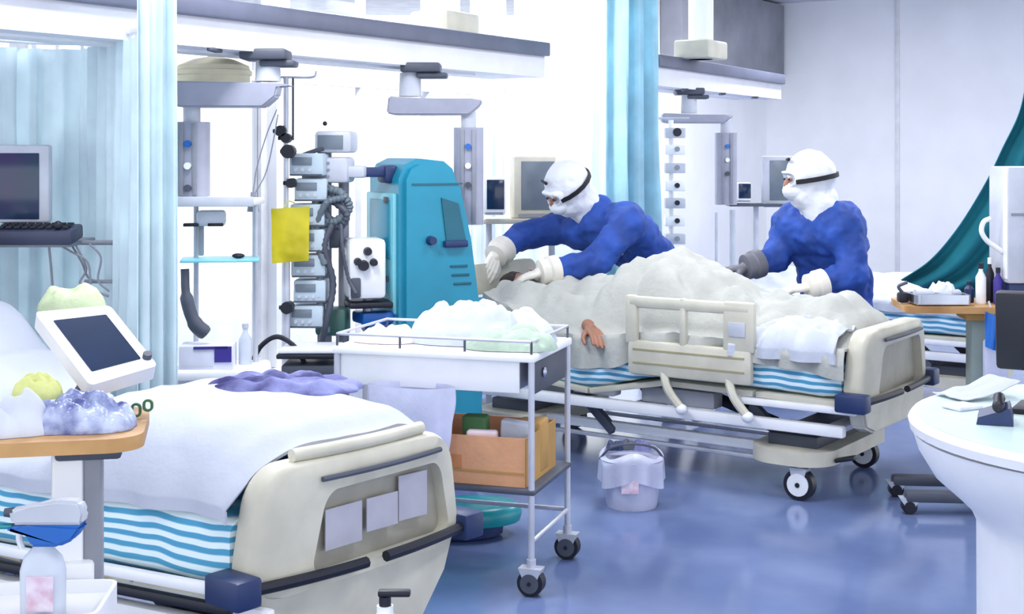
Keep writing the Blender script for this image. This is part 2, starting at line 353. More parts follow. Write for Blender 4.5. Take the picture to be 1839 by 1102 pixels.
# ------------------------------------------------------------- pendants hanging from the beams
def pendant(px, Y, label, hx, cx_, arm0, armz, colz, shelf=None):
    c = W(px, 150, Y); t = thing('gas_pendant', label, 'pendant', (c.x, c.y, 0), 0, 'gas pendants under the beams')
    s = 2500 / Y
    def lx(p): return (p - px) / s
    bm = bm_(); box(bm, (0, 0, 2.105), (.21, .2, .05), .012); box(bm, (.06, 0, 2.065), (.16, .14, .03), .01); obj('beam_bracket', bm, M['dgrey'], t)
    bm = bm_(); cyl(bm, (lx(hx), 0, 2.08), (lx(hx), 0, armz[0]), .055, .06, 18); obj('neck', bm, M['lgrey'], t)
    bm = bm_(); z0, z1 = armz; a, b = lx(arm0[0]), lx(arm0[1])
    prism(bm, [(a, z0), (a - .01, z1 + .01), (a + .03, z1), (b - .06, z1), (b, z1 + .05), (b + .01, z0 - .02), (b - .05, z0 - .012), (lx(hx) + .08, z0 - .012)], -.07, .07, 'y')
    bmesh.ops.bevel(bm, geom=bm.edges[:], offset=.008, segments=2, affect='EDGES')
    obj('arm', bm, M['pgrey'], t)
    x = lx(cx_); z0, z1 = colz
    bm = bm_(); cyl(bm, (x, 0, armz[1] + .02), (x, 0, z0), .04, .04, 14); obj('drop_tube', bm, M['lgrey'], t)
    bm = bm_(); o = rrect(.155, .15, .045, 5); prism(bm, [(p + x, q) for p, q in o], z1, z0, 'z'); cn = obj('gas_column', bm, M['pgrey'], t)
    for sgn in (-1, 1):
        bm = bm_(); box(bm, (x + sgn * .03, -.077, (z0+z1)/2), (.022, .012, (z0 - z1) * .96), .003); obj('column_channel', bm, M['grey'], cn)
    for k in range(3):
        bm = bm_(); cyl(bm, (x, -.075, z0 - .1 - .1*k), (x, -.095, z0 - .1 - .1*k), .016, n=12); obj('gas_outlet', bm, [M['blue'], M['white'], M['dgrey']][k], cn)
    if shelf:
        a, b, z = lx(shelf[0]), lx(shelf[1]), shelf[2]
        bm = bm_(); box(bm, ((a+b)/2, .05, z), (b - a, .32, .03), .008); sh = obj('shelf', bm, M['white'], t)
        bm = bm_(); box(bm, ((a+b)/2, -.115, z + .005), (b - a + .01, .012, .045), .004); obj('shelf_rail', bm, M['lgrey'], sh)
    return t
pendant(478, 6.36, 'grey gas pendant at left behind the bunched curtain', 482, 345, (318, 500), (1.985, 1.865), (1.80, 1.46), (326, 462, 1.435))
pendant(757, 7.36, 'grey gas pendant above the teal dialysis machine', 737, 842, (700, 864), (1.955, 1.855), (1.79, 1.28))
pendant(1238, 10.3, 'small white gas pendant under the far right beam', 1238, 1304, (1190, 1312), (1.945, 1.87), (1.80, 1.27))

# ------------------------------------------------------------- curtains
def curtain(name, label, path, z0, z1, m, folds, amp, closed_rings=True, seed=1, rail=False, spread=0, t_=.004):
    P = catmull([(x, y, 0) for x, y in path], 24) if len(path) > 2 else [Vector((*path[0], 0)).lerp(Vector((*path[1], 0)), i/40) for i in range(41)]
    L = [0]
    for a, b in zip(P, P[1:]): L.append(L[-1] + (b-a).length)
    tot = L[-1]; org = P[0].copy(); nu = int(folds * 10); nv = 14
    def at(s):
        for i in range(len(P) - 1):
            if s <= L[i+1] or i == len(P) - 2:
                k = (s - L[i]) / max(1e-6, L[i+1] - L[i]); d = (P[i+1] - P[i]).normalized()
                return P[i].lerp(P[i+1], k), Vector((-d.y, d.x, 0))
    def f(u, v):
        uu = u + .25 / folds * noise.noise(Vector((u * folds * .6, seed, 0))) + .1 / folds * noise.noise(Vector((u * folds, v * 3, seed)))
        p, n = at(max(0, min(1, u)) * tot)
        ph = 2 * math.pi * uu * folds
        a = amp * (.55 + .45 * v + .45 * noise.noise(Vector((u * folds * .45, v * 1.3, seed + 5)))) 
        w_ = math.sin(ph) + .3 * math.sin(2.3 * ph + seed)
        q = p + n * (w_ * a) - org
        z = z1 + (z0 - z1) * v
        return Vector((q.x, q.y, z))
    bm = bm_(); grid(bm, nu, nv, f); thick(bm, t_)
    o = obj(name, bm, m, loc=(org.x, org.y, 0), ang=80); tag(o, label, 'curtain')
    bm = bm_()
    for k in range(int(folds)):
        p, n = at(tot * (k + .5) / int(folds)); q = p - org
        box(bm, (q.x, q.y, z1 + .012), (.012, .012, .03))
    obj('curtain_hook', bm, M['white'], o, kind='stuff')
    return o
A = [W(-60, 0, 6.0).xy, W(0, 0, 5.98).xy, W(60, 0, 6.08).xy, W(150, 0, 6.12).xy, W(215, 0, 5.75).xy, W(268, 0, 5.4).xy]
curtain('cubicle_curtain', 'wide light blue pleated curtain hanging at the far left behind the monitor', [tuple(a) for a in A], .35, 2.115, M['curtain'], 12, .05, seed=2)
rl = bm_(); tube(rl, [(a[0], a[1], 2.15) for a in A], .018, 8); rr = obj('curtain_rail', rl, M['white']); tag(rr, 'white curved curtain rail over the light blue curtain at left', 'curtain rail')
curtain('bunched_curtain', 'pale blue curtain bunched into a column from ceiling to bed at left', [tuple(W(246, 0, 5.34).xy), tuple(W(322, 0, 5.42).xy)], .3, CEIL - .03, M['curtain'], 3.4, .038, seed=4)
curtain('teal_curtain', 'tall teal curtain gathered behind the nurse leaning over the patient', [tuple(W(1092, 0, 9.1).xy), tuple(W(1184, 0, 9.3).xy)], .3, CEIL - .03, M['curtain2'], 3.2, .085, seed=8)
curtain('sheer_curtain', 'wide sheer white curtain panel left of the teal curtain', [tuple(W(925, 0, 9.35).xy), tuple(W(1092, 0, 9.15).xy)], .3, CEIL - .03, M['sheer'], 4.5, .03, seed=6)
curtain('sheer_curtain', 'narrow sheer aqua curtain strip above the long beam', [tuple(W(846, 0, 9.2).xy), tuple(W(905, 0, 9.3).xy)], .3, CEIL - .03, M['sheer'], 3, .03, seed=11)
# draped curtain at far right: sweeps from upper right down to the left
Lc = [(1846, 120), (1832, 200), (1800, 270), (1765, 335), (1718, 410), (1670, 465), (1618, 502)]
Rc = [(1990, 120), (1975, 220), (1950, 320), (1930, 400), (1880, 470), (1820, 520), (1745, 545)]
YD = 7.7
Lp = catmull([W(a, b, YD) for a, b in Lc], 8); Rp = catmull([W(a, b, YD + .15) for a, b in Rc], 8)
org = Lp[-1].copy(); org.z = 0
def fd(u, v):
    i = min(len(Lp) - 1, int(round(u * (len(Lp) - 1)))); p = Lp[i].lerp(Rp[i], v)
    p = p + Vector((0, 1, 0)) * (.05 * math.sin(v * 21 + .8 * noise.noise(Vector((u * 3, v, 1)))) + .05 * noise.noise(Vector((u * 2, v * 4, 3))))
    return p - org
bm = bm_(); grid(bm, len(Lp) - 1, 50, fd); thick(bm, .005)
o = obj('draped_curtain', bm, M['curtain3'], loc=org, ang=80); tag(o, 'deep teal curtain sweeping diagonally down at the right edge', 'curtain')

# cream dome lamp hanging under the long beam
c = W(384, 0, 6.75); t = thing('examination_lamp', 'cream ribbed dome lamp hanging behind the left pendant arm', 'lamp', (c.x, c.y, 0))
bm = bm_(); lathe(bm, [(.05, 2.12), (.10, 2.11), (.17, 2.08), (.175, 2.06), (.185, 2.055), (.185, 2.035), (.175, 2.03), (.175, 2.0), (.16, 1.985)], 36); obj('dome', bm, mat('cream lamp shade', '#e8e0bf', .5), t)
bm = bm_(); cyl(bm, (0, 0, 2.11), (0, 0, 2.32), .03, n=14); cyl(bm, (0, 0, 2.3), (0, 0, CEIL), .02, n=10); obj('stem', bm, M['white'], t)
# ------------------------------------------------------------- hospital beds
def caster(root, x, y, r=.075, wm=None, name='caster', cover=None, zt=None, rz=0):
    wm = wm or M['dgrey']
    bm = bm_(); zt = zt or r * 2 + .07
    cyl(bm, (x, y, r * 2 - .01), (x, y, zt), .018, n=10)
    prism(bm, [(x - .02, r), (x + .02, r - .01), (x + .045, r * 2 + .005), (x - .045, r * 2 + .005)], y - .028, y + .028, 'y')
    c = obj(name, bm, M['steel2'], root)
    bm = bm_(); cyl(bm, (x, y - .024, r), (x, y + .024, r), r, n=24); tr_ = [e for e in bm.edges if len(e.link_faces) == 2 and e.calc_face_angle(0) > 1]
    bmesh.ops.bevel(bm, geom=tr_, offset=.008, segments=2, affect='EDGES'); obj('wheel', bm, wm, c)
    bm = bm_(); cyl(bm, (x, y - .032, r), (x, y + .032, r), r * .72, n=20); obj('wheel_disc', bm, cover or M['lgrey'], c)
    bm = bm_(); cyl(bm, (x, y - .036, r), (x, y + .036, r), r * .16, n=10); obj('axle', bm, M['black'], c)
    return c
def footboard(root, skew, wid, z0, zt, bump_z, outer_m, panel_m, cards=False, bow=.03, iw=.62, ih=.5):
    """outer side faces -x"""
    h = zt - z0
    zc = (zt + z0) / 2
    # shell with an opening
    def shape(pts, x):    # bowed
        return [Vector((x - bow * (1 - (p / (wid/2))**2), p, q)) for p, q in pts]
    out = rrect(wid, h, .11, 8, top=wid * .86, cz=0); inn = rrect(wid * iw, h * ih, .05, 8, top=wid * iw * .8, cy=-.09 * iw / .68, cz=-.03)
    bm = bm_(); out2 = [(p * .985, q * .985) for p, q in out]; n = len(out)
    S = [[bm.verts.new(v + Vector((0, 0, zc))) for v in shape(o, x)] for o, x in
         ((inn, .0), ([(p*.06 + a*.94, q*.06 + b*.94) for (p, q), (a, b) in zip(out, inn)], -.035), ([(p*.5 + a*.5, q*.5 + b*.5) for (p, q), (a, b) in zip(out, inn)], -.042), ([(p*.88 + a*.12, q*.88 + b*.12) for (p, q), (a, b) in zip(out, inn)], -.045), (out2, -.036), (out, -.018), (out, .03), (out2, .045), (inn, .04))]
    for k in range(len(S)):
        a, b = S[k], S[(k+1) % len(S)]
        for i in range(n): bm.faces.new((a[i], a[(i+1) % n], b[(i+1) % n], b[i]))
    fb = obj('footboard', bm, outer_m, root, rot=(0, 0, skew), ang=50)
    bm = bm_(); pn = [(p * 1.02, q * 1.02) for p, q in inn]
    a = [bm.verts.new(v + Vector((.006, 0, zc))) for v in shape(pn, 0)]; b = [bm.verts.new(v + Vector((.03, 0, zc))) for v in shape(pn, 0)]
    for i in range(len(pn)): bm.faces.new((a[i], a[(i+1) % len(pn)], b[(i+1) % len(pn)], b[i]))
    bm.faces.new(a[::-1]); bm.faces.new(b); obj('inset_panel', bm, panel_m, fb)
    # top grip: dark slot under a ridge
    bm = bm_()
    tube(bm, [(-.05 - bow * (1 - (2*y/wid)**2) * 1.0, y, zt - .055) for y in [wid * (-.36 + .116 * k) for k in range(6)]], .008, 8); obj('grip_slot', bm, M['dgrey'], fb)
    if cards: bm = bm_(); tube(bm, [(-.005 - bow * (1 - (2*y/wid)**2), y, zt + .018) for y in [wid * (-.30 + .12 * k) for k in range(6)]], .020, 10); obj('grip_rail', bm, outer_m, fb)
    # bumper strip in two pieces
    for s in (-1, 1):
        bm = bm_()
        tube(bm, [(-.062 - bow * (1 - (2*y/wid)**2), y, bump_z) for y in [s * wid * (.045 + .112 * k) for k in range(5)]], .017, 8); obj('bumper_strip', bm, M['black'], fb)
    for s in (-1, 1):
        bm = bm_(); box(bm, (-.02, s * (wid/2 + .02), bump_z), (.15, .09, .085), .012); obj('corner_bumper', bm, M['navy'], fb)
    if cards:
        for (y, z, wy, hz) in ((.08, -.03, .15, .12), (-.08, -.02, .13, .10), (-.225, -.0, .12, .14)):
            bm = bm_(); xx = -.006 - bow * (1 - (2*y/wid)**2); box(bm, (xx, y, zc + z), (.004, wy, hz), 0, (0, 0, 2 * bow * 2 * y / wid / (wid/2) * .5)); obj('paper_card', bm, mat('lavender card', '#b4b2be', .6) if 'lavender card' not in bpy.data.materials else bpy.data.materials['lavender card'], fb)
    return fb
def mattress(root, prof, wid, th, L, m, endskirt=True):
    """prof: list (x, zbottom)"""
    P = catmull([(x, 0, z) for x, z in prof], 8); bm = bm_(); rings = []
    n = len(P)
    sec = rrect(wid, th, min(.05, th * .4), 4)
    for i, p in enumerate(P):
        d = (P[min(i+1, n-1)] - P[max(0, i-1)]).normalized(); up = Vector((-d.z, 0, d.x))
        k = 1 - .35 * (max(0, 1 - i / 2.0)) ** 2 * .6 - .35 * (max(0, 1 - (n-1-i) / 2.0)) ** 2 * .6
        rings.append([bm.verts.new(Vector((p.x, y * (1 - (1-k)*.12), p.z)) + up * (th/2 + z * k) + Vector((0, 0, .004 * noise.noise(Vector((p.x * 9, y * 9, z * 5)))))) for y, z in sec])
    q = len(sec)
    for a, b in zip(rings, rings[1:]):
        for j in range(q): bm.faces.new((a[j], a[(j+1) % q], b[(j+1) % q], b[j]))
    bm.faces.new(rings[0][::-1]); bm.faces.new(rings[-1])
    return obj('mattress', bm, m, root, ang=60)
def deck(root, prof, wid, m):
    for (x0, z0), (x1, z1) in zip(prof, prof[1:]):
        bm = bm_(); L = math.hypot(x1 - x0, z1 - z0); box(bm, ((x0+x1)/2, 0, (z0+z1)/2 - .025), (L * .97, wid, .03), .006, (0, -math.atan2(z1 - z0, x1 - x0), 0)); obj('deck_section', bm, m, root)
def side_rail(root, x0, x1, z0, z1, y, m, drop=0):
    """split side rail: two openings in the upper half, solid grooved lower half, two struts"""
    w_, h_ = x1 - x0, z1 - z0; cx, cz = (x0+x1)/2, (z0+z1)/2
    bm = bm_(); c = 5
    o = rrect(w_, h_ * .52, .07, c, cy=cx, cz=z1 - h_ * .26)
    # upper loop built as bars, lower plate
    box(bm, (cx, y, z0 + h_ * .22), (w_ * .96, .045, h_ * .44), .02)
    box(bm, (cx, y, z1 - .03), (w_ * .96, .042, .06), .02)
    for x, ww in ((x0 + .04, .08), (cx + w_ * .12, .05), (x1 - .035, .07), (x0 + w_*.24, w_ * .34)):
        pass
    for x, ww in ((x0 + .085, .17), (cx + .03, .04), (x1 - .035, .07)):
        box(bm, (x, y, cz + h_ * .2), (ww, .040, h_ * .62), .015)
    r = obj('side_rail', bm, m, root)
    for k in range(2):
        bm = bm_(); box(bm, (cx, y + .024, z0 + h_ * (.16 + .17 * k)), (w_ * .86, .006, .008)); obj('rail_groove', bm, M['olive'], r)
    bm = bm_(); box(bm, (x0 + .09, y + .023, z1 - .13), (.09, .006, .07), .002); obj('control_label', bm, M['lgrey'], r)
    for x in (x0 + w_ * .12, x1 - w_ * .38):
        bm = bm_(); tube(bm, [(x + .06, y, z0 + .03), (x + .02, y + .02, z0 - .06), (x - .05, y + .01, z0 - .15)], .022, 8); obj('rail_strut', bm, m, r)
        bm = bm_(); sph(bm, (x - .05, y + .012, z0 - .15), (.032, .028, .028), 12, 8); obj('pivot_cap', bm, M['wplastic'], r)
def bed(root, prof, wid, L, skew=0, z_rail=.34, rails=((.48, 1.19, .53, .92, 1),), bump=.47, cards=False, bwid=.9, foot=(.44, .85), th=.19, stripe=None, bow=.03, head=True):
    H = wid / 2
    mt = mattress(root, prof, wid, th, L, stripe or M['stripe'])
    deck(root, prof, wid, M['cream'])
    fb = footboard(root, skew, bwid, foot[0], foot[1], bump, M['cream'], M['cream2'], cards, bow, *((.68, .62) if cards else (.72, .66)))
    # skirt under the footboard
    bm = bm_(); prism(bm, [(-bwid*.47, bump - .01), (bwid*.47, bump - .01), (bwid*.42, bump - .13), (bwid*.30, bump - (.26 if cards else .17)), (-bwid*.30, bump - (.26 if cards else .17)), (-bwid*.42, bump - .13)], -.05, .03, 'x')
    bmesh.ops.bevel(bm, geom=bm.edges[:], offset=.012, segments=2, affect='EDGES'); obj('foot_skirt', bm, M['cream'], root, rot=(0, 0, skew))
    # headboard
    bm = bm_() if head else None
    if head: prism(bm, rrect(bwid * .95, .42, .09, 6, cz=.80), L + .02, L + .06, 'x'); hb = obj('headboard', bm, M['cream'], root)
    # frame: long side tubes, cross members
    for s in (-1, 1):
        bm = bm_(); box(bm, (L/2, s * (H - .03), z_rail), (L - .1, .05, .055), .01); obj('side_beam', bm, M['white'], root)
        bm = bm_(); box(bm, (.28, s * (H - .0), prof[0][1] - .05), (.6, .035, .035), .01); obj('bumper_rail', bm, M['white'], root)
    for x in (.12, L * .5, L - .12):
        bm = bm_(); box(bm, (x, 0, z_rail), (.06, wid - .08, .05), .01); obj('cross_member', bm, M['steel2'], root)
    for x, d in ((.45, .22), (1.5, .22)):
        for s in (-1, 1): bm = bm_(); box(bm, (x, s * (H - .14), (z_rail + .2) / 2 + .02), (.05, .05, .34), .01, (0, R(48), 0)); obj('lift_arm', bm, M['dgrey'], root)
    for x, y in ((.75, .18), (1.25, -.1)):
        bm = bm_(); cyl(bm, (x - .25, y, z_rail - .04), (x + .12, y, z_rail + .06), .03, n=14); cyl(bm, (x + .1, y, z_rail + .055), (x + .3, y, z_rail + .11), .016, n=10); obj('actuator', bm, M['black'], root)
    bm = bm_(); box(bm, (.95, H - .1, z_rail + .07), (.42, .10, .085), .012); obj('control_box', bm, M['grey'], root)
    bm = bm_(); box(bm, (1.45, H - .09, z_rail + .075), (.26, .08, .08), .012); obj('battery_box', bm, M['lgrey'], root)
    # base
    for s in (-1, 1):
        bm = bm_(); box(bm, (L/2 - .02, s * (H - .16), .205), (L - .5, .05, .05), .01); obj('base_beam', bm, M['white'], root)
        bm = bm_(); box(bm, (L/2 - .02, s * (H - .16), .145), (L - .7, .03, .02), .005); obj('brake_rod', bm, M['steel2'], root)
    for x in (.34, L - .34):
        bm = bm_(); prism(bm, rrect(.42, wid + .06, .16, 8, cy=x), .165, .235, 'z'); bmesh.ops.bevel(bm, geom=[e for e in bm.edges if e.calc_face_angle(0) > 1], offset=.02, segments=3, affect='EDGES'); bc = obj('base_cover', bm, M['cream'], root)
        bm = bm_(); box(bm, (x, 0, .262), (.26, wid * .8, .06), .01); obj('cover_cap', bm, M['dgrey'], bc)
    for x in (.27, L - .27):
        for s in (-1, 1): caster(root, x, s * (H - .02), .075, M['black'], 'caster', M['wplastic'], .18)
    bm = bm_(); box(bm, (.08, H - .12, .2), (.1, .05, .02), .006, (0, R(15), 0)); obj('brake_pedal', bm, M['black'], root)
    for (x0, x1, z0, z1, s) in rails: side_rail(root, x0, x1, z0, z1, s * (H + .045), M['cream'])
    return mt

# bed at the front left, empty; head rest raised, out of frame
B1 = thing('hospital_bed', 'large cream hospital bed with paper cards on its footboard, front left', 'hospital bed', (-.49, 4.23, 0), R(180 - 28), 'hospital beds')
prof1 = [(0.06, .43), (.5, .43), (.95, .43), (1.3, .45), (1.65, .62), (2.0, .82)]
mt1 = bed(B1, prof1, .82, 2.05, skew=R(-12), z_rail=.30, rails=(), bump=.45, cards=True, bwid=.89, foot=(.40, .775), th=.21, bow=.05)
for v in mt1.data.vertices: v.co.x += .21 * v.co.y * max(0, 1 - v.co.x / .9)
bm = bm_(); box(bm, (.75, .44, .385), (1.3, .03, .03), .008); obj('side_bumper', bm, M['black'], B1)
bm = bm_(); box(bm, (.75, .45, .44), (1.3, .03, .035), .01); obj('side_trim', bm, M['white'], B1)
# bed in the middle with the patient
B2 = thing('hospital_bed', 'hospital bed with patient under an off white blanket and raised side rail', 'hospital bed', (1.84, 6.85, 0), R(180 - 35), 'hospital beds')
prof2 = [(0.06, .50), (.5, .51), (1.0, .515), (1.45, .43), (1.75, .46), (2.1, .60), (2.33, .70)]
bed(B2, prof2, .88, 2.35, z_rail=.345, rails=((.47, 1.19, .53, .93, 1),), bump=.50, bwid=.94, foot=(.46, .82), th=.185)
# bed further back at the right
B3 = thing('hospital_bed', 'hospital bed in the background behind the wooden table at right', 'hospital bed', (3.28, 8.98, 0), R(180 - 35), 'hospital beds')
prof3 = [(0.06, .50), (.7, .50), (1.3, .50), (1.7, .54), (2.1, .66)]
bed(B3, prof3, .88, 2.15, z_rail=.36, rails=(), bump=.50, bwid=.94, foot=(.46, .86), th=.17, head=False)

# blankets as draped height fields in bed coordinates
def cloth(name, root, m, x0, x1, y0, y1, zf, label, cat='blanket', nu=110, nv=70, t_=.012, group=None):
    bm = bm_(); grid(bm, nu, nv, lambda a, b: Vector((x0 + (x1-x0)*a, y0 + (y1-y0)*b, 0)))
    for v in bm.verts: v.co = zf(v.co.x, v.co.y)
    thick(bm, t_)
    o = obj(name, bm, m, loc=root.location, rot=root.rotation_euler, ang=80); tag(o, label, cat, group); return o
def interp(T, x):
    if x <= T[0][0]: return T[0][1]
    for (a, p), (b, q) in zip(T, T[1:]):
        if x <= b: k = (x-a)/(b-a); k = k*k*(3-2*k); return p + (q-p)*k
    return T[-1][1]
def ridged(x, y, s, seed): return 1 - abs(noise.noise(Vector((x*s, y*s, seed)))) * 2
hz = [(.02, .73), (.12, .86), (.22, .925), (.38, .89), (.6, .90), (.9, 1.02), (1.14, 1.13), (1.3, 1.07), (1.6, .93), (1.9, .935), (2.05, .94), (2.14, .92)]
ez = [(-.05, .72), (.5, .715), (1.0, .72), (1.5, .68), (1.8, .72), (2.0, .82), (2.2, .90)]
def b2f(x, y):
    h = interp(hz, x); e = interp(ez, x); a = abs(y); side = y > 0
    wd = interp([(0, .40), (.6, .36), (1.1, .34), (1.7, .44), (2.1, .40)], x)
    k = max(0, 1 - (a / wd) ** 2.2)
    wr = -.05 * (ridged(x + .4 * y, y * 1.2, 4.5, 2) - .5) - .024 * (ridged(x + .3*y, y * .8, 12, 5) - .5)
    z = e + .01 + (h - e) * (k ** .75) + wr * (.25 + .75 * min(1, k * 2)) * min(1, max(.2, x * 3))
    yy = y
    if a > .43:                                  # hangs over the mattress edge
        o = a - .43; yy = math.copysign(.455 + .022 * math.sin(x * 26 + 3 * noise.noise(Vector((x*3, 0, 4)))) * min(1, o / .08) + .06 * min(o, .05), y)
        z = e + .02 - o * interp([(0, .75), (.35, .55), (.55, .45), (1.0, .35), (1.3, .9), (2.2, .95)], x)
    if x < .02: z -= (.02 - x) * 1.0
    return Vector((x, yy, z))
cloth('blanket', B2, M['blanket'], -.03 + .06, 2.12, -.62, .62, b2f, 'crumpled off white blanket over the patient with raised knees')
# white rumpled sheet over the foot corner on the near side
def b2s(x, y):
    e = .705; wr = .03 * (ridged(x*1.3, y, 9, 12) - .4) + .012 * (ridged(x, y, 20, 3) - .5)
    z = e + .015 + .13 * max(0, 1 - abs((x - .28) / .34) ** 2.5) * max(0, 1 - abs((y - .30) / .24) ** 2) + wr; yy = y
    if y > .45: o = y - .45; yy = .495 + .02 * math.sin(x * 34); z = e + .03 - o * .9
    return Vector((x + .02 * noise.noise(Vector((y*5, x*5, 1))), yy, z))
cloth('sheet', B2, M['sheet'], .07, .60, .1, .52, b2s, 'white rumpled sheet over the near foot corner of the patient bed', 'sheet', 50, 40)
def b3f(x, y):
    z = .70 + .14 * max(0, 1 - abs(y / .4) ** 2) * interp([(0, .4), (.3, 1), (1, .8), (2, .9)], x) + .03 * (ridged(x, y, 7, 31) - .5); yy = y; a = abs(y)
    if a > .43: o = a - .43; yy = math.copysign(.46 + .02 * math.sin(x*30), y); z = .70 - o
    return Vector((x, yy, z))
cloth('blanket', B3, M['sheet'], .08, 1.95, -.5, .5, b3f, 'smooth white blanket on the background bed at right')
# bed 1: thick white quilt and heaped bedding
def b1f(x, y):
    h = interp([(-.02, .66), (.04, .80), (.12, .85), (.25, .875), (.76, .89), (.90, .76), (1.1, .72), (1.35, .76), (1.65, .92), (1.95, 1.10)], x)
    a = abs(y + .03); k = max(0, 1 - (a / .42) ** 5)
    e = interp([(-.02, .60), (.06, .67), (1.2, .66), (1.65, .86), (1.95, 1.04)], x)
    z = e + (h - e) * k ** .6 + .012 * (ridged(x, y, 5, 7) - .5) * (1 if k > 0 else .5); yy = y
    if a > .40: o = a - .40; yy = math.copysign(.43 + .012 * math.sin(x*23), y) ; z = e + .01 - o * .5
    return Vector((x + .21 * yy * max(0, 1 - x / .9), yy, z))
cloth('quilt', B1, M['quilt'], .035, 1.95, -.52, .46, b1f, 'thick smooth white quilt heaped on the front left bed', 'quilt')
def onbed(B, x, y, z):
    return B.matrix_basis @ Vector((x, y, z))
for i, (x, y, z, sx, sy, sz, ry, lb) in enumerate(((1.86, .10, 1.0, .22, .26, .09, -38, 'plump white pillow leaning on the raised head of the front left bed'), (1.90, -.0, 1.20, .22, .26, .08, -30, 'upper white pillow topmost on the front left bed'))):
    bm = bm_(); sph(bm, (0, 0, 0), (sx, sy, sz), 40, 24)
    for v in bm.verts:
        c = v.co; k = 1 - .25 * abs(c.x / sx) * abs(c.y / sy)
        c.x = math.copysign(abs(c.x / sx) ** .7, c.x) * sx; c.y = math.copysign(abs(c.y / sy) ** .7, c.y) * sy
        c.z += .018 * (ridged(c.x, c.y, 8, i) - .5)
    p = onbed(B1, x, y, z); o = obj('pillow', bm, M['sheet'], loc=p, rot=(0, R(ry), R(152)), ang=80); tag(o, lb, 'pillow', 'pillows')
p = W(130, 556, 4.95); o = obj('wrapped_bag', lump(.24, .18, .10, 5, 34, .35, 8), M['greenbag'], loc=p, rot=(0, 0, .2), ang=80); tag(o, 'crumpled pale green bag on the raised bed behind the tilted screen', 'bag')
# clothes pile on the quilt
p = W(512, 716, 4.68); o = obj('folded_gown', lump(.52, .30, .055, 21, 50, .6, 7), M['lav'], loc=(p.x, p.y, .872), rot=(0, 0, -.15), ang=80); tag(o, 'crumpled lavender and navy gown lying on the white quilt', 'gown')
# ------------------------------------------------------------- people
def hand(root, wrist, tip_dir, palm_n, m, s=1.0, curl=.5, thumb=1, name='glove'):
    """palm, four unequal bent fingers and a thumb, one surface"""
    w0 = Vector(wrist); d = Vector(tip_dir).normalized(); n = Vector(palm_n); n = (n - d * n.dot(d)).normalized(); s_ = d.cross(n)
    def P(a, b, c): return w0 + d * a * s + s_ * b * s + n * c * s
    bm = bm_()
    limb(bm, [P(-.035, 0, 0), P(.01, 0, 0)], [.033*s, .028*s], 12)
    for b in (-.030, -.010, .010, .030): limb(bm, [P(.005, b * .55, 0), P(.05, b * .95, 0), P(.088, b, .002)], [.017*s, .0155*s, .0125*s], 10)
    for b, L in ((-.032, .058), (-.011, .074), (.011, .08), (.033, .070)):
        p0 = P(.088, b, .002); a = curl * .5; pts = [p0]; ang = a
        for q in (.45, .32, .25):
            l = L * q; ang += curl * .55; last = pts[-1]
            pts.append(last + (d * math.cos(ang) + n * math.sin(ang) + s_ * (b * 1.5)) * l * s)
        limb(bm, pts, [.0115*s, .0105*s, .0098*s, .0085*s], 10)
    t = thumb
    limb(bm, [P(.022, -.022*t, .004), P(.048, -.052*t, .018), P(.074, -.064*t, .034), P(.096, -.06*t, .048)], [.017*s, .0145*s, .012*s, .0105*s], 10)
    me = fuse(bm, .0045, 3); return obj(name, me, m, root, ang=80)
def cap(bm, pts, rad, n=18): limb(bm, pts, rad, n)
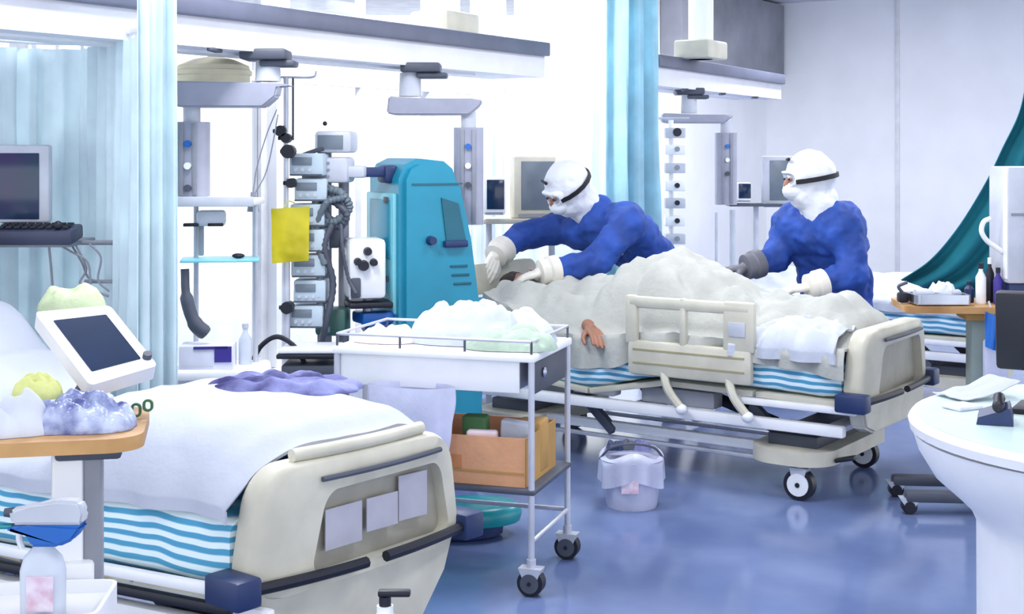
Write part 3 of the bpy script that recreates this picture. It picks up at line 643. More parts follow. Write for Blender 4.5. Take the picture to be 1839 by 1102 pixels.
def head_parts(root, c, yaw, pitch, roll=0, s=1.0, shield=True):
    """hooded head with goggles, strap and mask; face looks along local -y"""
    mtx = Matrix.Translation(c) @ Matrix.Rotation(yaw, 4, 'Z') @ Matrix.Rotation(pitch, 4, 'X') @ Matrix.Rotation(roll, 4, 'Y') @ Matrix.Scale(s, 4)
    def add(name, bm, m, voxel=None, it=4, disp=0, ds=.1, par=None):
        if voxel: me = fuse(bm, voxel, it, disp, ds)
        else:
            me = bpy.data.meshes.new(name); bmesh.ops.recalc_face_normals(bm, faces=bm.faces[:]); bm.to_mesh(me); bm.free()
        me.transform(mtx); return obj(name, me, m, par or root, ang=70)
    # hood with a face opening rim and neck cape
    bm = bm_(); sph(bm, (0, .018, .018), (.112, .130, .134), 28, 18); sph(bm, (0, -.02, -.07), (.088, .095, .09), 20, 12)
    sph(bm, (0, .055, -.12), (.095, .085, .10), 20, 12); limb(bm, [(0, .03, -.1), (0, .05, -.2)], [.098, .108], 18)
    add('hood', bm, M['hood'], .009, 4, .018, .05)
    # visible skin around the eyes
    bm = bm_(); sph(bm, (0, -.058, .012), (.066, .058, .038), 20, 12)
    for sx in (-1, 1): sph(bm, (sx * .03, -.108, .018), (.014, .010, .009), 12, 8)
    limb(bm, [(0, -.105, .03), (0, -.125, -.012)], [.009, .014], 10)
    add('face', bm, M['skin'], .005, 2)
    bm = bm_()
    for sx in (-1, 1): sph(bm, (sx * .03, -.1165, .018), (.010, .006, .006), 12, 8)
    add('eyes', bm, M['black'])
    # mask: pleated cup
    bm = bm_(); sph(bm, (0, -.083, -.045), (.062, .062, .052), 24, 16)
    for v in bm.verts:
        if v.co.y < -.09: v.co.z += .004 * math.sin(v.co.z * 300)
    add('mask', bm, M['mask'])
    # goggles
    bm = bm_(); ring(bm, rrect(.155, .078, .034, 6), rrect(.135, .058, .026, 6), -.135, -.095, 'y')
    for v in bm.verts: v.co.y += (abs(v.co.x) / .078) ** 2 * .045; v.co.z += .02
    g = add('goggles', bm, M['wplastic'])
    bm = bm_(); prism(bm, rrect(.137, .06, .027, 6), -.131, -.127, 'y')
    for v in bm.verts: v.co.z += .02; v.co.y += (abs(v.co.x) / .078) ** 2 * .04
    add('goggle_lens', bm, M['lens'], par=g)
    # strap running over the hood
    bm = bm_(); pts = []
    for k in range(15):
        a = R(-55 + 290 * k / 14); pts.append((.121 * math.cos(a), .018 + .139 * math.sin(a), .004 + .004 * math.sin(a)))
    rings = []
    P_ = [Vector(p) for p in pts]
    for p in P_:
        o = (p - Vector((0, .018, p.z))).normalized() * .004
        rings.append([bm.verts.new(p + o + Vector((0, 0, z))) for z in (-.012, .012)] + [bm.verts.new(p - o + Vector((0, 0, z))) for z in (.012, -.012)])
    for a, b in zip(rings, rings[1:]):
        for j in range(4): bm.faces.new((a[j], a[(j+1) % 4], b[(j+1) % 4], b[j]))
    bm.faces.new(rings[0][::-1]); bm.faces.new(rings[-1])
    add('goggle_strap', bm, M['strap'])
    if shield:     # dark clip on the brow
        bm = bm_(); limb(bm, [(-.04, -.085, .115), (.02, -.10, .118)], [.007, .009], 8); add('brow_clip', bm, M['strap'])

def person(label, feet, hips, chest, neck, headc, yaw, pitch, roll, armL, armR, gl, gn, ex=.026, hs=1.0, gm=('glove', 'glove')):
    rt = Vector((feet.x, feet.y, 0)); t = thing('person', label, 'person', rt)
    J = lambda v: Vector(v) - rt
    hips, chest, neck, headc = J(hips), J(chest), J(neck), J(headc)
    # the shoulder axis comes from the two shoulder joints
    aL, aR = [J(v) for v in armL], [J(v) for v in armR]
    ax = (aR[0] - aL[0]).normalized()
    hipL, hipR = hips - ax * .085, hips + ax * .085
    fwd = ax.cross(Vector((0, 0, 1))); fwd = fwd if fwd.dot(headc - hips) > 0 else -fwd
    def torso(bm, g):
        for k in range(7):
            u = k / 6; c = hips.lerp(chest, u); wv = .15 - .02 * math.sin(math.pi * u) + .02 * u + g
            for sx in (-1, 0, 1): sph(bm, c + ax * sx * (wv * .52), (wv * .62, wv * .62, .12), 16, 10)
        c = chest.lerp((aL[0] + aR[0]) / 2, .75)
        for sx in (-.5, 0, .5): sph(bm, c + (aR[0] - aL[0]) * sx * .62, .112 + g, 16, 10)
    # body: one continuous figure in the white coverall (legs, trunk, arms, neck, head core)
    bm = bm_(); torso(bm, -.012)
    for hp, sx in ((hipL, -1), (hipR, 1)):
        ft = Vector((0, 0, 0)) + ax * sx * .11; kn = hp.lerp(ft, .5) + fwd * .035; kn.z = hp.z * .53
        limb(bm, [hp, kn, ft + Vector((0, 0, .1))], [.098, .068, .050], 16)
        limb(bm, [ft + Vector((0, 0, .05)), ft + fwd * .12 + Vector((0, 0, .04))], [.050, .038], 12)
    for a in (aL, aR): limb(bm, a, [.058, .040, .028], 14)
    limb(bm, [(aL[0] + aR[0]) / 2, neck, headc], [.07, .06, .085], 16)
    obj('body', fuse(bm, .014, 5), M['hood'], t, ang=80)
    # gown: trunk and sleeves, skirt to the knee
    bm = bm_(); torso(bm, ex)
    for a in (aL, aR):
        limb(bm, [a[0], a[1], a[1].lerp(a[2], .78)], [.098, .086, .062], 16)
    for k in range(6):
        u = k / 5; c = hips + Vector((0, 0, -.42 * u)) * 1.0
        for sx in (-1, 0, 1): sph(bm, c + ax * sx * (.10 + .02 * u), (.12 + .02 * u, .12 + .02*u, .10), 14, 8)
    limb(bm, [(aL[0] + aR[0]) / 2, neck + (neck - headc) * .15], [.10, .082], 16)
    obj('gown', fuse(bm, .013, 6, .042, .075), M['gown'], t, ang=80)
    # neck tie at the back
    bm = bm_(); b = -fwd; p = neck + b * .06 + Vector((0, 0, -.02))
    limb(bm, [p - ax * .02, p + ax * .02 + Vector((0, 0, .01))], [.016, .014], 10)
    tube(bm, [p, p + b * .02 + Vector((0, 0, -.05)) + ax * .02, p + b * .015 + Vector((0, 0, -.12)) + ax * .03], .006, 6); obj('gown_tie', bm, M['gown'], t)
    head_parts(t, headc, yaw, pitch, roll, hs)
    for a, d, n, th, gmm in ((aL, gl[0], gn[0], 1, gm[0]), (aR, gl[1], gn[1], -1, gm[1])):
        dd = Vector(d).normalized()
        bm = bm_(); lo = (a[2] - a[1]).normalized(); tube(bm, [a[2] - lo * .10, a[2] - lo * .04, a[2] + dd * .012], [.084, .074, .046], 18); obj('glove_cuff', bm, M[gmm], t)
        hand(t, a[2], d, n, M[gmm], 1.18, .45, th)
    return t
# nurse leaning over the patient's head
person('person in blue gown and white hood leaning far over the patient with both gloved hands', 
       Vector((1.12, 8.62, 0)), W(1196, 496, 8.52), W(1124, 422, 8.36), W(1068, 368, 8.25), W(1018, 338, 8.2), R(-62), R(38), R(8),
       [W(1132, 396, 8.06), W(1072, 470, 7.96), W(972, 489, 7.82)], [W(1010, 408, 8.42), W(938, 424, 8.44), W(890, 458, 8.22)],
       ((-.95, .05, -.28), (-.25, -.55, -.75)), ((-.2, .1, -1), (-.6, .5, -.5)), hs=1.08)
# nurse standing behind the foot end
person('person in blue gown and white hood standing at far right, looking left over the bed',
       Vector((2.02, 8.25, 0)), W(1500, 500, 8.15), W(1484, 440, 8.1), W(1466, 372, 8.05), W(1452, 322, 8.0), R(-78), R(8), 0,
       [W(1520, 402, 7.93), W(1534, 492, 7.86), W(1452, 516, 7.78)], [W(1416, 400, 8.22), W(1396, 462, 8.14), W(1340, 480, 8.05)],
       ((-1, -.05, -.05), (-1, -.1, -.1)), ((-.1, .1, -1), (0, 0, -1)), ex=.06, hs=1.12, gm=('glove', 'dglove'))
# the patient: head on a pillow, body under the blanket, one arm out at the near side
pt = thing('person', 'patient lying on the bed with only the wrapped head and one hand showing', 'person', (0, 0, 0))
pt.location = B2.matrix_basis @ Vector((-.05, .02, -.02)); pt.rotation_euler = B2.rotation_euler
bm = bm_()
limb(bm, [(.2, .1, .76), (.62, .1, .80), (1.14, .12, .90), (1.62, .1, .72)], [.045, .06, .085, .11], 14)
limb(bm, [(.2, -.1, .76), (.62, -.1, .80), (1.14, -.12, .90), (1.62, -.1, .72)], [.045, .06, .085, .11], 14)
for x, z in ((1.62, .72), (1.75, .74), (1.88, .77), (2.0, .80)):
    for y in (-.09, 0, .09): sph(bm, (x, y, z), (.1, .1, .095), 14, 10)
for s in (-1, 1): limb(bm, [(2.0, s * .17, .80), (1.75, s * .27, .75), (1.52, s * .36, .76)], [.06, .048, .034], 12)
limb(bm, [(2.02, 0, .82), (2.12, 0, .85)], [.075, .06], 14)
sph(bm, (2.23, 0, .885), (.115, .08, .095), 22, 14); sph(bm, (2.17, 0, .93), (.05, .05, .045), 12, 8)
limb(bm, [(2.19, 0, .965), (2.155, 0, .99)], [.014, .018], 10)
for s in (-1, 1): sph(bm, (2.25, s * .08, .885), (.02, .012, .032), 10, 8)
obj('body', fuse(bm, .011, 3), M['skin'], pt, ang=80)
bm = bm_(); sph(bm, (2.27, 0, .885), (.095, .092, .10), 24, 14); obj('hair', fuse(bm, .009, 2, .02, .03), M['hair'], pt, ang=80)
bm = bm_(); ring(bm, rrect(.16, .15, .05, 6), rrect(.125, .115, .04, 6), -.02, .03, 'y'); me = bpy.data.meshes.new('o'); bm.to_mesh(me); bm.free()
me.transform(Matrix.Translation((2.14, .0, .955)) @ Matrix.Rotation(R(90), 4, 'Z') @ Matrix.Rotation(R(35), 4, 'X') @ Matrix.Scale(.55, 4)); obj('oxygen_mask', me, M['lens'], pt)
hand(pt, (1.50, .40, .755), (-.8, .55, -.30), (0, .1, -1), M['skin'], 1.0, .35, 1, 'hand')
bm = bm_(); box(bm, (2.2, 0, .77), (.42, .62, .13), .055, seg=4); o = obj('pillow', bm, M['sheetgreen'], loc=B2.location, rot=B2.rotation_euler, ang=80); tag(o, 'flat pale pillow under the head of the lying patient', 'pillow', 'pillows')
p = B2.matrix_basis @ Vector((1.98, .2, .84)); o = obj('towel', lump(.26, .2, .08, 44, 36, .5, 9), M['sheet'], loc=p, rot=(0, 0, .5), ang=80); tag(o, 'crumpled white towel beside the patient head', 'towel')
# ------------------------------------------------------------- instrument trolley
TY = R(-18)
T = thing('instrument_trolley', 'steel two tier trolley with white drapes on top, standing before the patient bed', 'trolley', (.073, 5.23, 0), TY)
# local: x to the left is negative, y away; near right corner at the origin
TW, TD, TH = .80, .50, .90
for x, y in ((0, 0), (-TW, 0), (0, TD), (-TW, TD)):
    bm = bm_(); cyl(bm, (x, y, .13), (x, y, TH), .0125, n=12); obj('post', bm, M['steel2'], T)
    caster(T, x, y, .05, M['black'], 'caster', M['dgrey'], .135)
bm = bm_(); box(bm, (-TW/2, TD/2, TH - .012), (TW + .03, TD + .03, .03), .006); obj('top_tray', bm, M['white'], T)
bm = bm_(); box(bm, (-TW/2 - .02, .012, TH - .085), (TW - .06, .012, .125), .004); dr = obj('drawer_front', bm, M['white'], T)
bm = bm_(); box(bm, (-TW/2 - .02, .25, TH - .085), (TW - .08, .44, .11), .004); obj('drawer_box', bm, M['lgrey'], T)
bm = bm_(); box(bm, (-.008, TD/2, TH - .09), (.014, TD - .05, .13), .004); obj('side_plate', bm, M['dgrey'], T)
bm = bm_(); sph(bm, (.006, TD * .3, TH - .085), (.01, .014, .02), 10, 8); obj('latch', bm, M['steel'], T)
bm = bm_()
tube(bm, [(0, 0, TH + .05), (-TW, 0, TH + .05), (-TW, TD, TH + .05), (0, TD, TH + .05), (0, 0, TH + .05)], .006, 8, False); gr = obj('guard_rail', bm, M['steel2'], T)
for x, y in [(-TW * k / 3, 0) for k in range(4)] + [(-TW * k / 3, TD) for k in range(4)]:
    bm = bm_(); cyl(bm, (x, y, TH), (x, y, TH + .05), .005, n=8); obj('rail_post', bm, M['dgrey'], gr)
bm = bm_(); box(bm, (-TW/2, TD/2, .385), (TW + .03, TD + .03, .02), .005); obj('lower_shelf', bm, M['dgrey'], T)
bm = bm_(); tube(bm, [(0, 0, .20), (0, TD, .20)], .009, 8, False); tube(bm, [(-TW, 0, .20), (-TW, TD, .20)], .009, 8, False); tube(bm, [(-TW, TD, .2), (0, TD, .2)], .009, 8, False); obj('stretcher', bm, M['steel2'], T)
tm = T.matrix_basis
def onT(x, y, z): return tm @ Vector((x, y, z))
def carton(label, c, s, ang, m1, m2, flaps=True):
    t = thing('cardboard_box', label, 'box', c, ang); a, b, h = s; th = .006
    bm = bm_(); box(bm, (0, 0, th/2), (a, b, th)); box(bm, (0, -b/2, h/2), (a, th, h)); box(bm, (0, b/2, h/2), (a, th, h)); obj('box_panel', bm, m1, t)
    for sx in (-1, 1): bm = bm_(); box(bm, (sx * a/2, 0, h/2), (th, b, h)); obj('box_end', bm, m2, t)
    bm = bm_(); box(bm, (-a * .12, -b/2 - .0045, h * .45), (a * .22, .003, h * .28), 0); obj('print_patch', bm, mat('orange print', '#c98554', .85), t)
    bm = bm_(); box(bm, (0, -b/2 - .0045, h * .28), (a * .98, .002, .008)); obj('tape_line', bm, M['card2'], t)
    return t
carton('open brown cardboard box on the lower shelf of the steel trolley', onT(-.28, .22, .396), (.50, .40, .185), TY, M['card'], M['card2'])
def packet(name, label, c, s, m, rot, cat='packet', group=None):
    bm = bm_(); box(bm, (0, 0, s[2]/2), s, .012, seg=3)
    for v in bm.verts: v.co.z += .006 * noise.noise(v.co * 18)
    o = obj(name, bm, m, loc=c, rot=rot, ang=60); return tag(o, label, cat, group)
packet('green_packet', 'small dark green packet standing in the cardboard box', onT(-.26, .13, .41), (.10, .06, .235), M['green'], (.1, 0, TY))
packet('white_packet', 'white paper packet leaning out of the cardboard box beside the green packet', onT(-.12, .16, .41), (.12, .05, .22), M['sheet'], (.15, .1, TY))
packet('brown_packet', 'brown packet at the right inside the cardboard box', onT(-.08, .26, .41), (.11, .12, .20), M['card2'], (0, 0, TY))
packet('pale_packet', 'pale pink packet lying low at the front of the cardboard box', onT(-.22, .07, .41), (.12, .05, .185), M['pink'], (0, 0, TY + .2))
# milky waste bag hanging from the drawer front
bm = bm_(); n = 26
def fb_(u, v):
    a = 2 * math.pi * u; z = -.30 * v; r = .155 * (1 - .25 * v * v) * (1 if v < .93 else .8) ; k = 1 + .07 * math.sin(a * 7 + 2) * (.4 + .6 * v) + .05 * noise.noise(Vector((math.cos(a) * 2, math.sin(a) * 2, v * 3)))
    return Vector((math.cos(a) * r * 1.12 * k, math.sin(a) * r * .5 * k, z + .02 * math.cos(a) * v))
V = grid(bm, 60, 18, fb_); bmesh.ops.remove_doubles(bm, verts=bm.verts[:], dist=.0005)
bm.faces.new([V[i][18] for i in range(60) if V[i][18].is_valid])
o = obj('waste_bag', bm, M['bag'], loc=onT(-.46, -.062, .775), rot=(0, 0, TY), ang=80); tag(o, 'milky lavender plastic bag hanging from the front of the steel trolley', 'bag')
o = obj('sterile_drape', lump(.60, .36, .17, 3, 56, .45, 6), M['sheet'], loc=onT(-.30, .28, .905), rot=(0, 0, TY + .05), ang=80); tag(o, 'large crumpled white drape heaped on the trolley top', 'drape')
o = obj('green_drape', lump(.36, .2, .10, 13, 40, .5, 7), M['sheetgreen'], loc=onT(-.12, .12, .905), rot=(0, 0, TY + .1), ang=80); tag(o, 'pale green drape at the right front corner of the trolley top', 'drape')
o = obj('gauze_pack', lump(.26, .22, .07, 17, 30, .5, 9), M['pink'], loc=onT(-.66, .18, .905), rot=(0, 0, TY), ang=80); tag(o, 'flat pale pink gauze pack at the left end of the trolley top', 'gauze pack')
p = W(870, 560, 7.3)
# teal basin with dark base on the floor behind the trolley
t = thing('floor_basin', 'teal oval basin with dark base on the floor behind the trolley', 'basin', (W(850, 0, 6.05).x, 6.05, 0), R(8))
bm = bm_(); lathe(bm, [(.17, .055), (.205, .065), (.215, .10), (.20, .13), (.17, .145), (.06, .152)], 40, (0, 0, 0), 1.0, .7); obj('basin_shell', bm, M['tealb'], t)
bm = bm_(); lathe(bm, [(.15, .0), (.17, .012), (.175, .055)], 32, (-.04, 0, 0), 1, .7); obj('basin_base', bm, M['navy'], t)
# bucket with bag on the floor by the bed
c = W(1135, 905, 6.55); t = thing('waste_bucket', 'white bucket lined with a lavender bag on the floor by the patient bed', 'bucket', (c.x, c.y, 0))
bm = bm_(); lathe(bm, [(.115, 0), (.12, .01), (.145, .22), (.15, .225)], 32); obj('bucket', bm, M['bag'], t)
bm = bm_()
def fb2(u, v):
    a = 2 * math.pi * u; z = .12 + .14 * v if v < .8 else .232 + .10 * (v - .8) ; r = .152 + .012 * math.sin(a * 9) * (1 - v) + (0 if v < .8 else -.12 * (v - .8))
    return Vector((math.cos(a) * r, math.sin(a) * r, z + .02 * math.sin(a * 3)))
V = grid(bm, 60, 12, fb2); bmesh.ops.remove_doubles(bm, verts=bm.verts[:], dist=.0005); obj('bag_liner', bm, M['bag'], t, ang=80)
bm = bm_(); tube(bm, [(-.15, 0, .22), (-.10, -.04, .28), (0, -.05, .30), (.10, -.04, .28), (.15, 0, .22)], .006, 8); obj('handle', bm, M['dgrey'], t)
bm = bm_(); box(bm, (-.02, -.142, .12), (.08, .004, .06)); obj('label', bm, M['label'], t)
for i, (px, py, r, m) in enumerate(((1108, 778, .05, 'navy'), (1150, 776, .05, 'lav'), (1128, 782, .045, 'dgrey'))):
    q = W(px, py, 6.56)
    o = obj('crumpled_wrap', lump(r*2, r*2, r*1.0, 60 + i, 20, .6, 20), M[m], loc=(q.x, q.y, .265), ang=80); tag(o, ['navy crumpled wrap in the lined bucket, leftmost', 'lavender crumpled wrap in the lined bucket, rightmost', 'grey crumpled wrap in the middle of the lined bucket'][i], 'wrap', 'wraps in the bucket')
# urine bag hanging under bed
# ------------------------------------------------------------- teal machine
c = W(754, 0, 7.25); t = thing('dialysis_machine', 'tall teal treatment machine with slanting right side, left of the patient head', 'medical machine', (c.x, c.y, 0), R(28))
pr = [(-.20, .18), (.27, .18), (.265, .55), (.235, .90), (.19, 1.22), (.13, 1.48), (.10, 1.575), (.05, 1.615), (-.10, 1.63), (-.165, 1.60), (-.20, 1.53)]
bm = bm_(); prism(bm, pr, -.22, .22, 'y'); bmesh.ops.bevel(bm, geom=[e for e in bm.edges if len(e.link_faces) == 2 and (abs(e.verts[0].co.y - e.verts[1].co.y) < .01)], offset=.03, segments=4, affect='EDGES')
obj('shell', bm, M['teal'], t)
bm = bm_(); box(bm, (-.205, .02, .98), (.03, .36, .95), .012); obj('side_panel', bm, M['teal2'], t)
bm = bm_(); box(bm, (-.222, .0, 1.27), (.012, .26, .30), .006); obj('side_screen', bm, M['teal'], t)
for z in (1.42, 1.02):
    bm = bm_(); box(bm, (-.232, -.1, z), (.01, .05, .03), .004); obj('side_latch', bm, M['dgrey'], t)
bm = bm_(); prism(bm, [(.05, 1.20), (.16, 1.20), (.115, 1.40), (.02, 1.43), (.03, 1.35)], -.228, -.20, 'y'); obj('recess', bm, M['teal3'], t)
bm = bm_(); box(bm, (.095, -.235, 1.195), (.13, .04, .035), .008); obj('recess_ledge', bm, M['navy'], t)
bm = bm_(); cyl(bm, (-.04, -.215, 1.215), (-.04, -.26, 1.215), .025, .02, 18); obj('knob', bm, M['navy'], t)
for k in range(3):
    bm = bm_(); box(bm, (.12 + .01*k, -.222, 1.08 - .045*k), (.10, .008, .012), .003); obj('vent', bm, M['teal3'], t)
bm = bm_(); box(bm, (0, -.222, 1.50), (.28, .008, .008)); obj('seam', bm, M['teal3'], t)
bm = bm_(); box(bm, (-.27, -.05, 1.56), (.16, .09, .05), .012); box(bm, (-.2, -.05, 1.55), (.08, .12, .09), .02); obj('top_clamp', bm, M['navy'], t)
bm = bm_(); box(bm, (-.28, -.08, .83), (.20, .16, .06), .015); box(bm, (-.27, -.08, .78), (.14, .12, .05), .015); obj('tray_arm', bm, M['blue'], t)
bm = bm_(); box(bm, (.03, 0, .13), (.44, .42, .08), .02); obj('base', bm, M['navy'], t)
for x in (-.13, .2):
    for y in (-.16, .16): caster(t, x, y, .045, M['black'], 'caster', M['grey'], .12)
# white pump module on the left of the teal machine
c = W(655, 0, 7.0)
t = thing('pump_module', 'white pump module with round black knobs beside the teal machine', 'medical device', (c.x, c.y, 0), R(15))
bm = bm_(); box(bm, (0, 0, 1.08), (.19, .20, .30), .025); obj('housing', bm, M['wplastic'], t)
bm = bm_(); box(bm, (-.06, -.105, .99), (.05, .02, .10), .012); obj('slot', bm, M['dgrey'], t)
for x, z, r in ((.0, 1.17, .022), (-.05, 1.12, .02), (-.02, 1.10, .028), (.03, 1.115, .02)):
    bm = bm_(); cyl(bm, (x, -.1, z), (x, -.135, z), r, r * .8, 16); obj('knob', bm, M['black'], t)
bm = bm_(); cyl(bm, (.02, .03, .06), (.02, .03, .94), .025, n=14); obj('stand_pole', bm, M['steel2'], t)
bm = bm_(); lathe(bm, [(.12, 0), (.12, .03), (.05, .06)], 24, (.02, .03, 0)); obj('stand_base', bm, M['dgrey'], t)
bm = bm_(); box(bm, (.02, 0, .90), (.22, .2, .03), .008); obj('tray', bm, M['black'], t)

# ------------------------------------------------------------- pole with infusion pumps
c = W(514, 0, 6.85); t = thing('infusion_stand', 'tall steel infusion pole with black clamps behind the yellow bag', 'infusion stand', (c.x, c.y, 0))
bm = bm_(); cyl(bm, (0, 0, .1), (0, 0, 1.34), .021, n=14); obj('lower_pole', bm, M['steel2'], t)
bm = bm_(); cyl(bm, (0, 0, 1.3), (0, 0, 2.03), .013, n=12); obj('upper_pole', bm, M['steel2'], t)
bm = bm_(); cyl(bm, (.035, 0, 1.72), (.035, 0, 2.03), .006, n=8); obj('hose_rod', bm, M['dgrey'], t)
bm = bm_(); tube(bm, [(-.10, 0, 2.06), (-.09, 0, 2.03), (0, 0, 2.03), (.13, 0, 2.03), (.15, 0, 2.06)], .006, 8); obj('hook_bar', bm, M['steel2'], t)
for x, z, r in ((-.02, 1.765, .028), (.005, 1.73, .024), (.015, 1.665, .034), (.03, 1.51, .024), (.01, .90, .03)):
    bm = bm_(); cyl(bm, (x, -.05, z), (x, .03, z), r, n=14); cyl(bm, (x, -.02, z), (x - .04, -.02, z), .01, n=8); obj('clamp_knob', bm, M['black'], t)
for k in range(5):
    a = 2 * math.pi * k / 5 + .3; bm = bm_(); tube(bm, [(0, 0, .11), (.1*math.cos(a), .1*math.sin(a), .10), (.19*math.cos(a), .19*math.sin(a), .075)], .014, 8); obj('base_leg', bm, M['dgrey'], t)
    caster(t, .19*math.cos(a), .19*math.sin(a), .03, M['black'], 'caster', M['dgrey'], .08)
c = W(522, 0, 6.76)
o = bm_()
def fy(u, v):
    x = (u - .5) * .185; z = -.265 * v; e = 16 * u * (1-u) * v * (1-v)
    return Vector((x * (1 - .05 * v), -.016 * min(1, e) - .006 * noise.noise(Vector((x*20, z*20, 1))), z + .012 * (u - .5)))
grid(o, 20, 24, fy); thick(o, .012); yb = obj('yellow_bag', o, M['yellow'], loc=(c.x, c.y, 1.393), rot=(0, 0, .1), ang=70); tag(yb, 'flat yellow plastic bag hanging on the infusion pole', 'bag')
bm = bm_(); tube(bm, [(-.03, 0, 0), (-.01, .02, .03), (.02, .04, .02)], .004, 6); obj('hanger', bm, M['yell'], yb)
pumpc = W(556, 0, 6.95)
ts = thing('docking_rack', 'grey docking column carrying the stacked infusion pumps', 'equipment rack', (pumpc.x, pumpc.y, 0))
bm = bm_(); box(bm, (.06, .12, 1.12), (.07, .05, 1.1), .01); cyl(bm, (.06, .12, .05), (.06, .12, .6), .025, n=12); obj('rail', bm, M['grey'], ts)
bm = bm_(); box(bm, (.04, .1, .05), (.2, .16, .06), .02); obj('foot_plate', bm, M['dgrey'], ts)
names = ['lowest infusion pump of the grey stack, just above the white tray', 'second infusion pump from below in the grey stack', 'third infusion pump from below in the grey stack', 'fourth infusion pump from below, beside the lower edge of the yellow bag', 'fifth infusion pump from below, beside the yellow bag', 'sixth infusion pump from below, right above the yellow bag', 'topmost infusion pump of the grey stack under the grey monitor']
for k in range(7):
    z = .795 + .125 * k; m_ = thing('infusion_pump', names[k], 'infusion pump', (pumpc.x + (.012 * (k % 2)), pumpc.y, z), R(4 * (k % 3) - 3), 'infusion pumps on the docking column')
    bm = bm_(); box(bm, (0, 0, .055), (.17 - .01 * (k % 2), .17, .112), .012); obj('casing', bm, mat('pump casing', '#b8c8d4', .4) if k == 0 else bpy.data.materials['pump casing'], m_)
    bm = bm_(); box(bm, (-.02, -.088, .072), (.10, .006, .04), .003); obj('display', bm, M['gscreen'], m_)
    bm = bm_(); box(bm, (0, -.088, .004), (.16, .006, .008)); obj('seam', bm, M['dgrey'], m_)
    for q in range(3): bm = bm_(); cyl(bm, (-.05 + .035*q, -.086, .03), (-.05 + .035*q, -.093, .03), .009, n=10); obj('button', bm, M['lgrey'], m_)
# grey monitor box and breathing gear right of it
c = W(606, 0, 7.05); t = thing('ventilator', 'grey ventilator head with dark corrugated hoses right of the infusion pumps', 'ventilator', (c.x, c.y, 0), R(-6))
def lz(py, Y=7.05): return CAMH - (py - 270) * Y / 2500
def lx(px): return (px - 606) * 7.05 / 2500
bm = bm_(); box(bm, (lx(606), -.02, lz(255)), (.19, .16, .11), .02, (0, 0, 0)); hd = obj('monitor_head', bm, M['lgrey'], t)
bm = bm_(); box(bm, (lx(602), -.104, lz(255)), (.13, .006, .07), .004); obj('screen', bm, M['gscreen'], hd)
bm = bm_(); sph(bm, (lx(588), -.05, lz(222)), .012, 10, 8); obj('sensor_knob', bm, M['black'], hd)
bm = bm_(); tube(bm, [(lx(552), -.09, lz(278)), (lx(570), -.1, lz(272)), (lx(590), -.1, lz(266))], .012, 8); obj('hinge_arm', bm, M['dgrey'], t)
bm = bm_(); box(bm, (lx(590), .0, lz(305)), (.24, .18, .13), .02); box(bm, (lx(640), -.02, lz(308)), (.12, .1, .06), .015); obj('upper_unit', bm, M['lgrey'], t)
bm = bm_()
for k in range(3): box(bm, (lx(575), -.094, lz(292 + 12*k)), (.14, .006, .01))
obj('unit_slots', bm, M['grey'], t)
for i, (pts, r, m) in enumerate((
    ([(590, 335), (625, 345), (638, 372), (612, 395), (585, 380)], .024, 'tubeg'), ([(600, 330), (596, 370), (620, 405), (636, 380), (600, 352)], .020, 'dgrey'),
    ([(585, 345), (575, 400), (592, 450), (588, 520), (600, 590)], .022, 'tubeg'), ([(610, 400), (598, 440), (612, 500), (604, 560), (590, 610)], .018, 'dgrey'),
    ([(632, 352), (600, 365), (582, 420), (600, 470)], .018, 'tubeg'), ([(628, 400), (632, 440), (640, 490), (656, 520)], .010, 'dgrey'))):
    bm = bm_(); P3 = catmull([(lx(a), -.13 - .02 * (j % 2) - .01 * i, lz(b)) for j, (a, b) in enumerate(pts)], 10)
    tube(bm, P3, [r * (1 if q % 2 else .78) for q in range(len(P3))], 10, False); obj('breathing_hose', bm, M[m], t)
for z, s_ in ((lz(352), (.10, .09, .08)), (lz(425), (.09, .08, .11)), (lz(575), (.16, .13, .14))):
    bm = bm_(); box(bm, (lx(600), -.02, z), s_, .02); obj('humidifier_unit', bm, M['dgrey'] if z > 1 else mat('dark green casing', '#41685f', .4), t)
bm = bm_(); cyl(bm, (.02, .06, .08), (.02, .06, 1.6), .028, n=14); obj('column', bm, M['grey'], t)
bm = bm_(); box(bm, (.02, .06, .06), (.24, .25, .05), .02); obj('base', bm, M['dgrey'], t)
# black looped stand and tray at the foot of the pole
c = W(560, 0, 6.6); t = thing('equipment_cart', 'low cart with black rim and pale top below the infusion pumps', 'cart', (c.x, c.y, 0))
bm = bm_(); box(bm, (0, 0, .735), (.27, .26, .02), .006); obj('cart_top', bm, M['wplastic'], t)
bm = bm_(); box(bm, (0, 0, .712), (.29, .28, .022), .006); obj('rim', bm, M['black'], t)
bm = bm_(); box(bm, (0, .0, .64), (.25, .24, .06), .01); box(bm, (0, 0, .42), (.22, .24, .36), .02); obj('cart_body', bm, M['dgrey'], t)
for x in (-.1, .1):
    for y in (-.1, .1): bm = bm_(); cyl(bm, (x, y, 0), (x, y, .25), .015, n=8); obj('leg', bm, M['dgrey'], t)
bm = bm_(); tube(bm, [(W(452, 0, 6.6).x - c.x, 0, .66), (W(470, 0, 6.6).x - c.x, 0, .745), (W(500, 0, 6.6).x - c.x, -.02, .79), (W(530, 0, 6.6).x - c.x, 0, .74), (W(548, 0, 6.6).x - c.x, 0, .66)], .012, 8); obj('cable_loop', bm, M['black'], t)

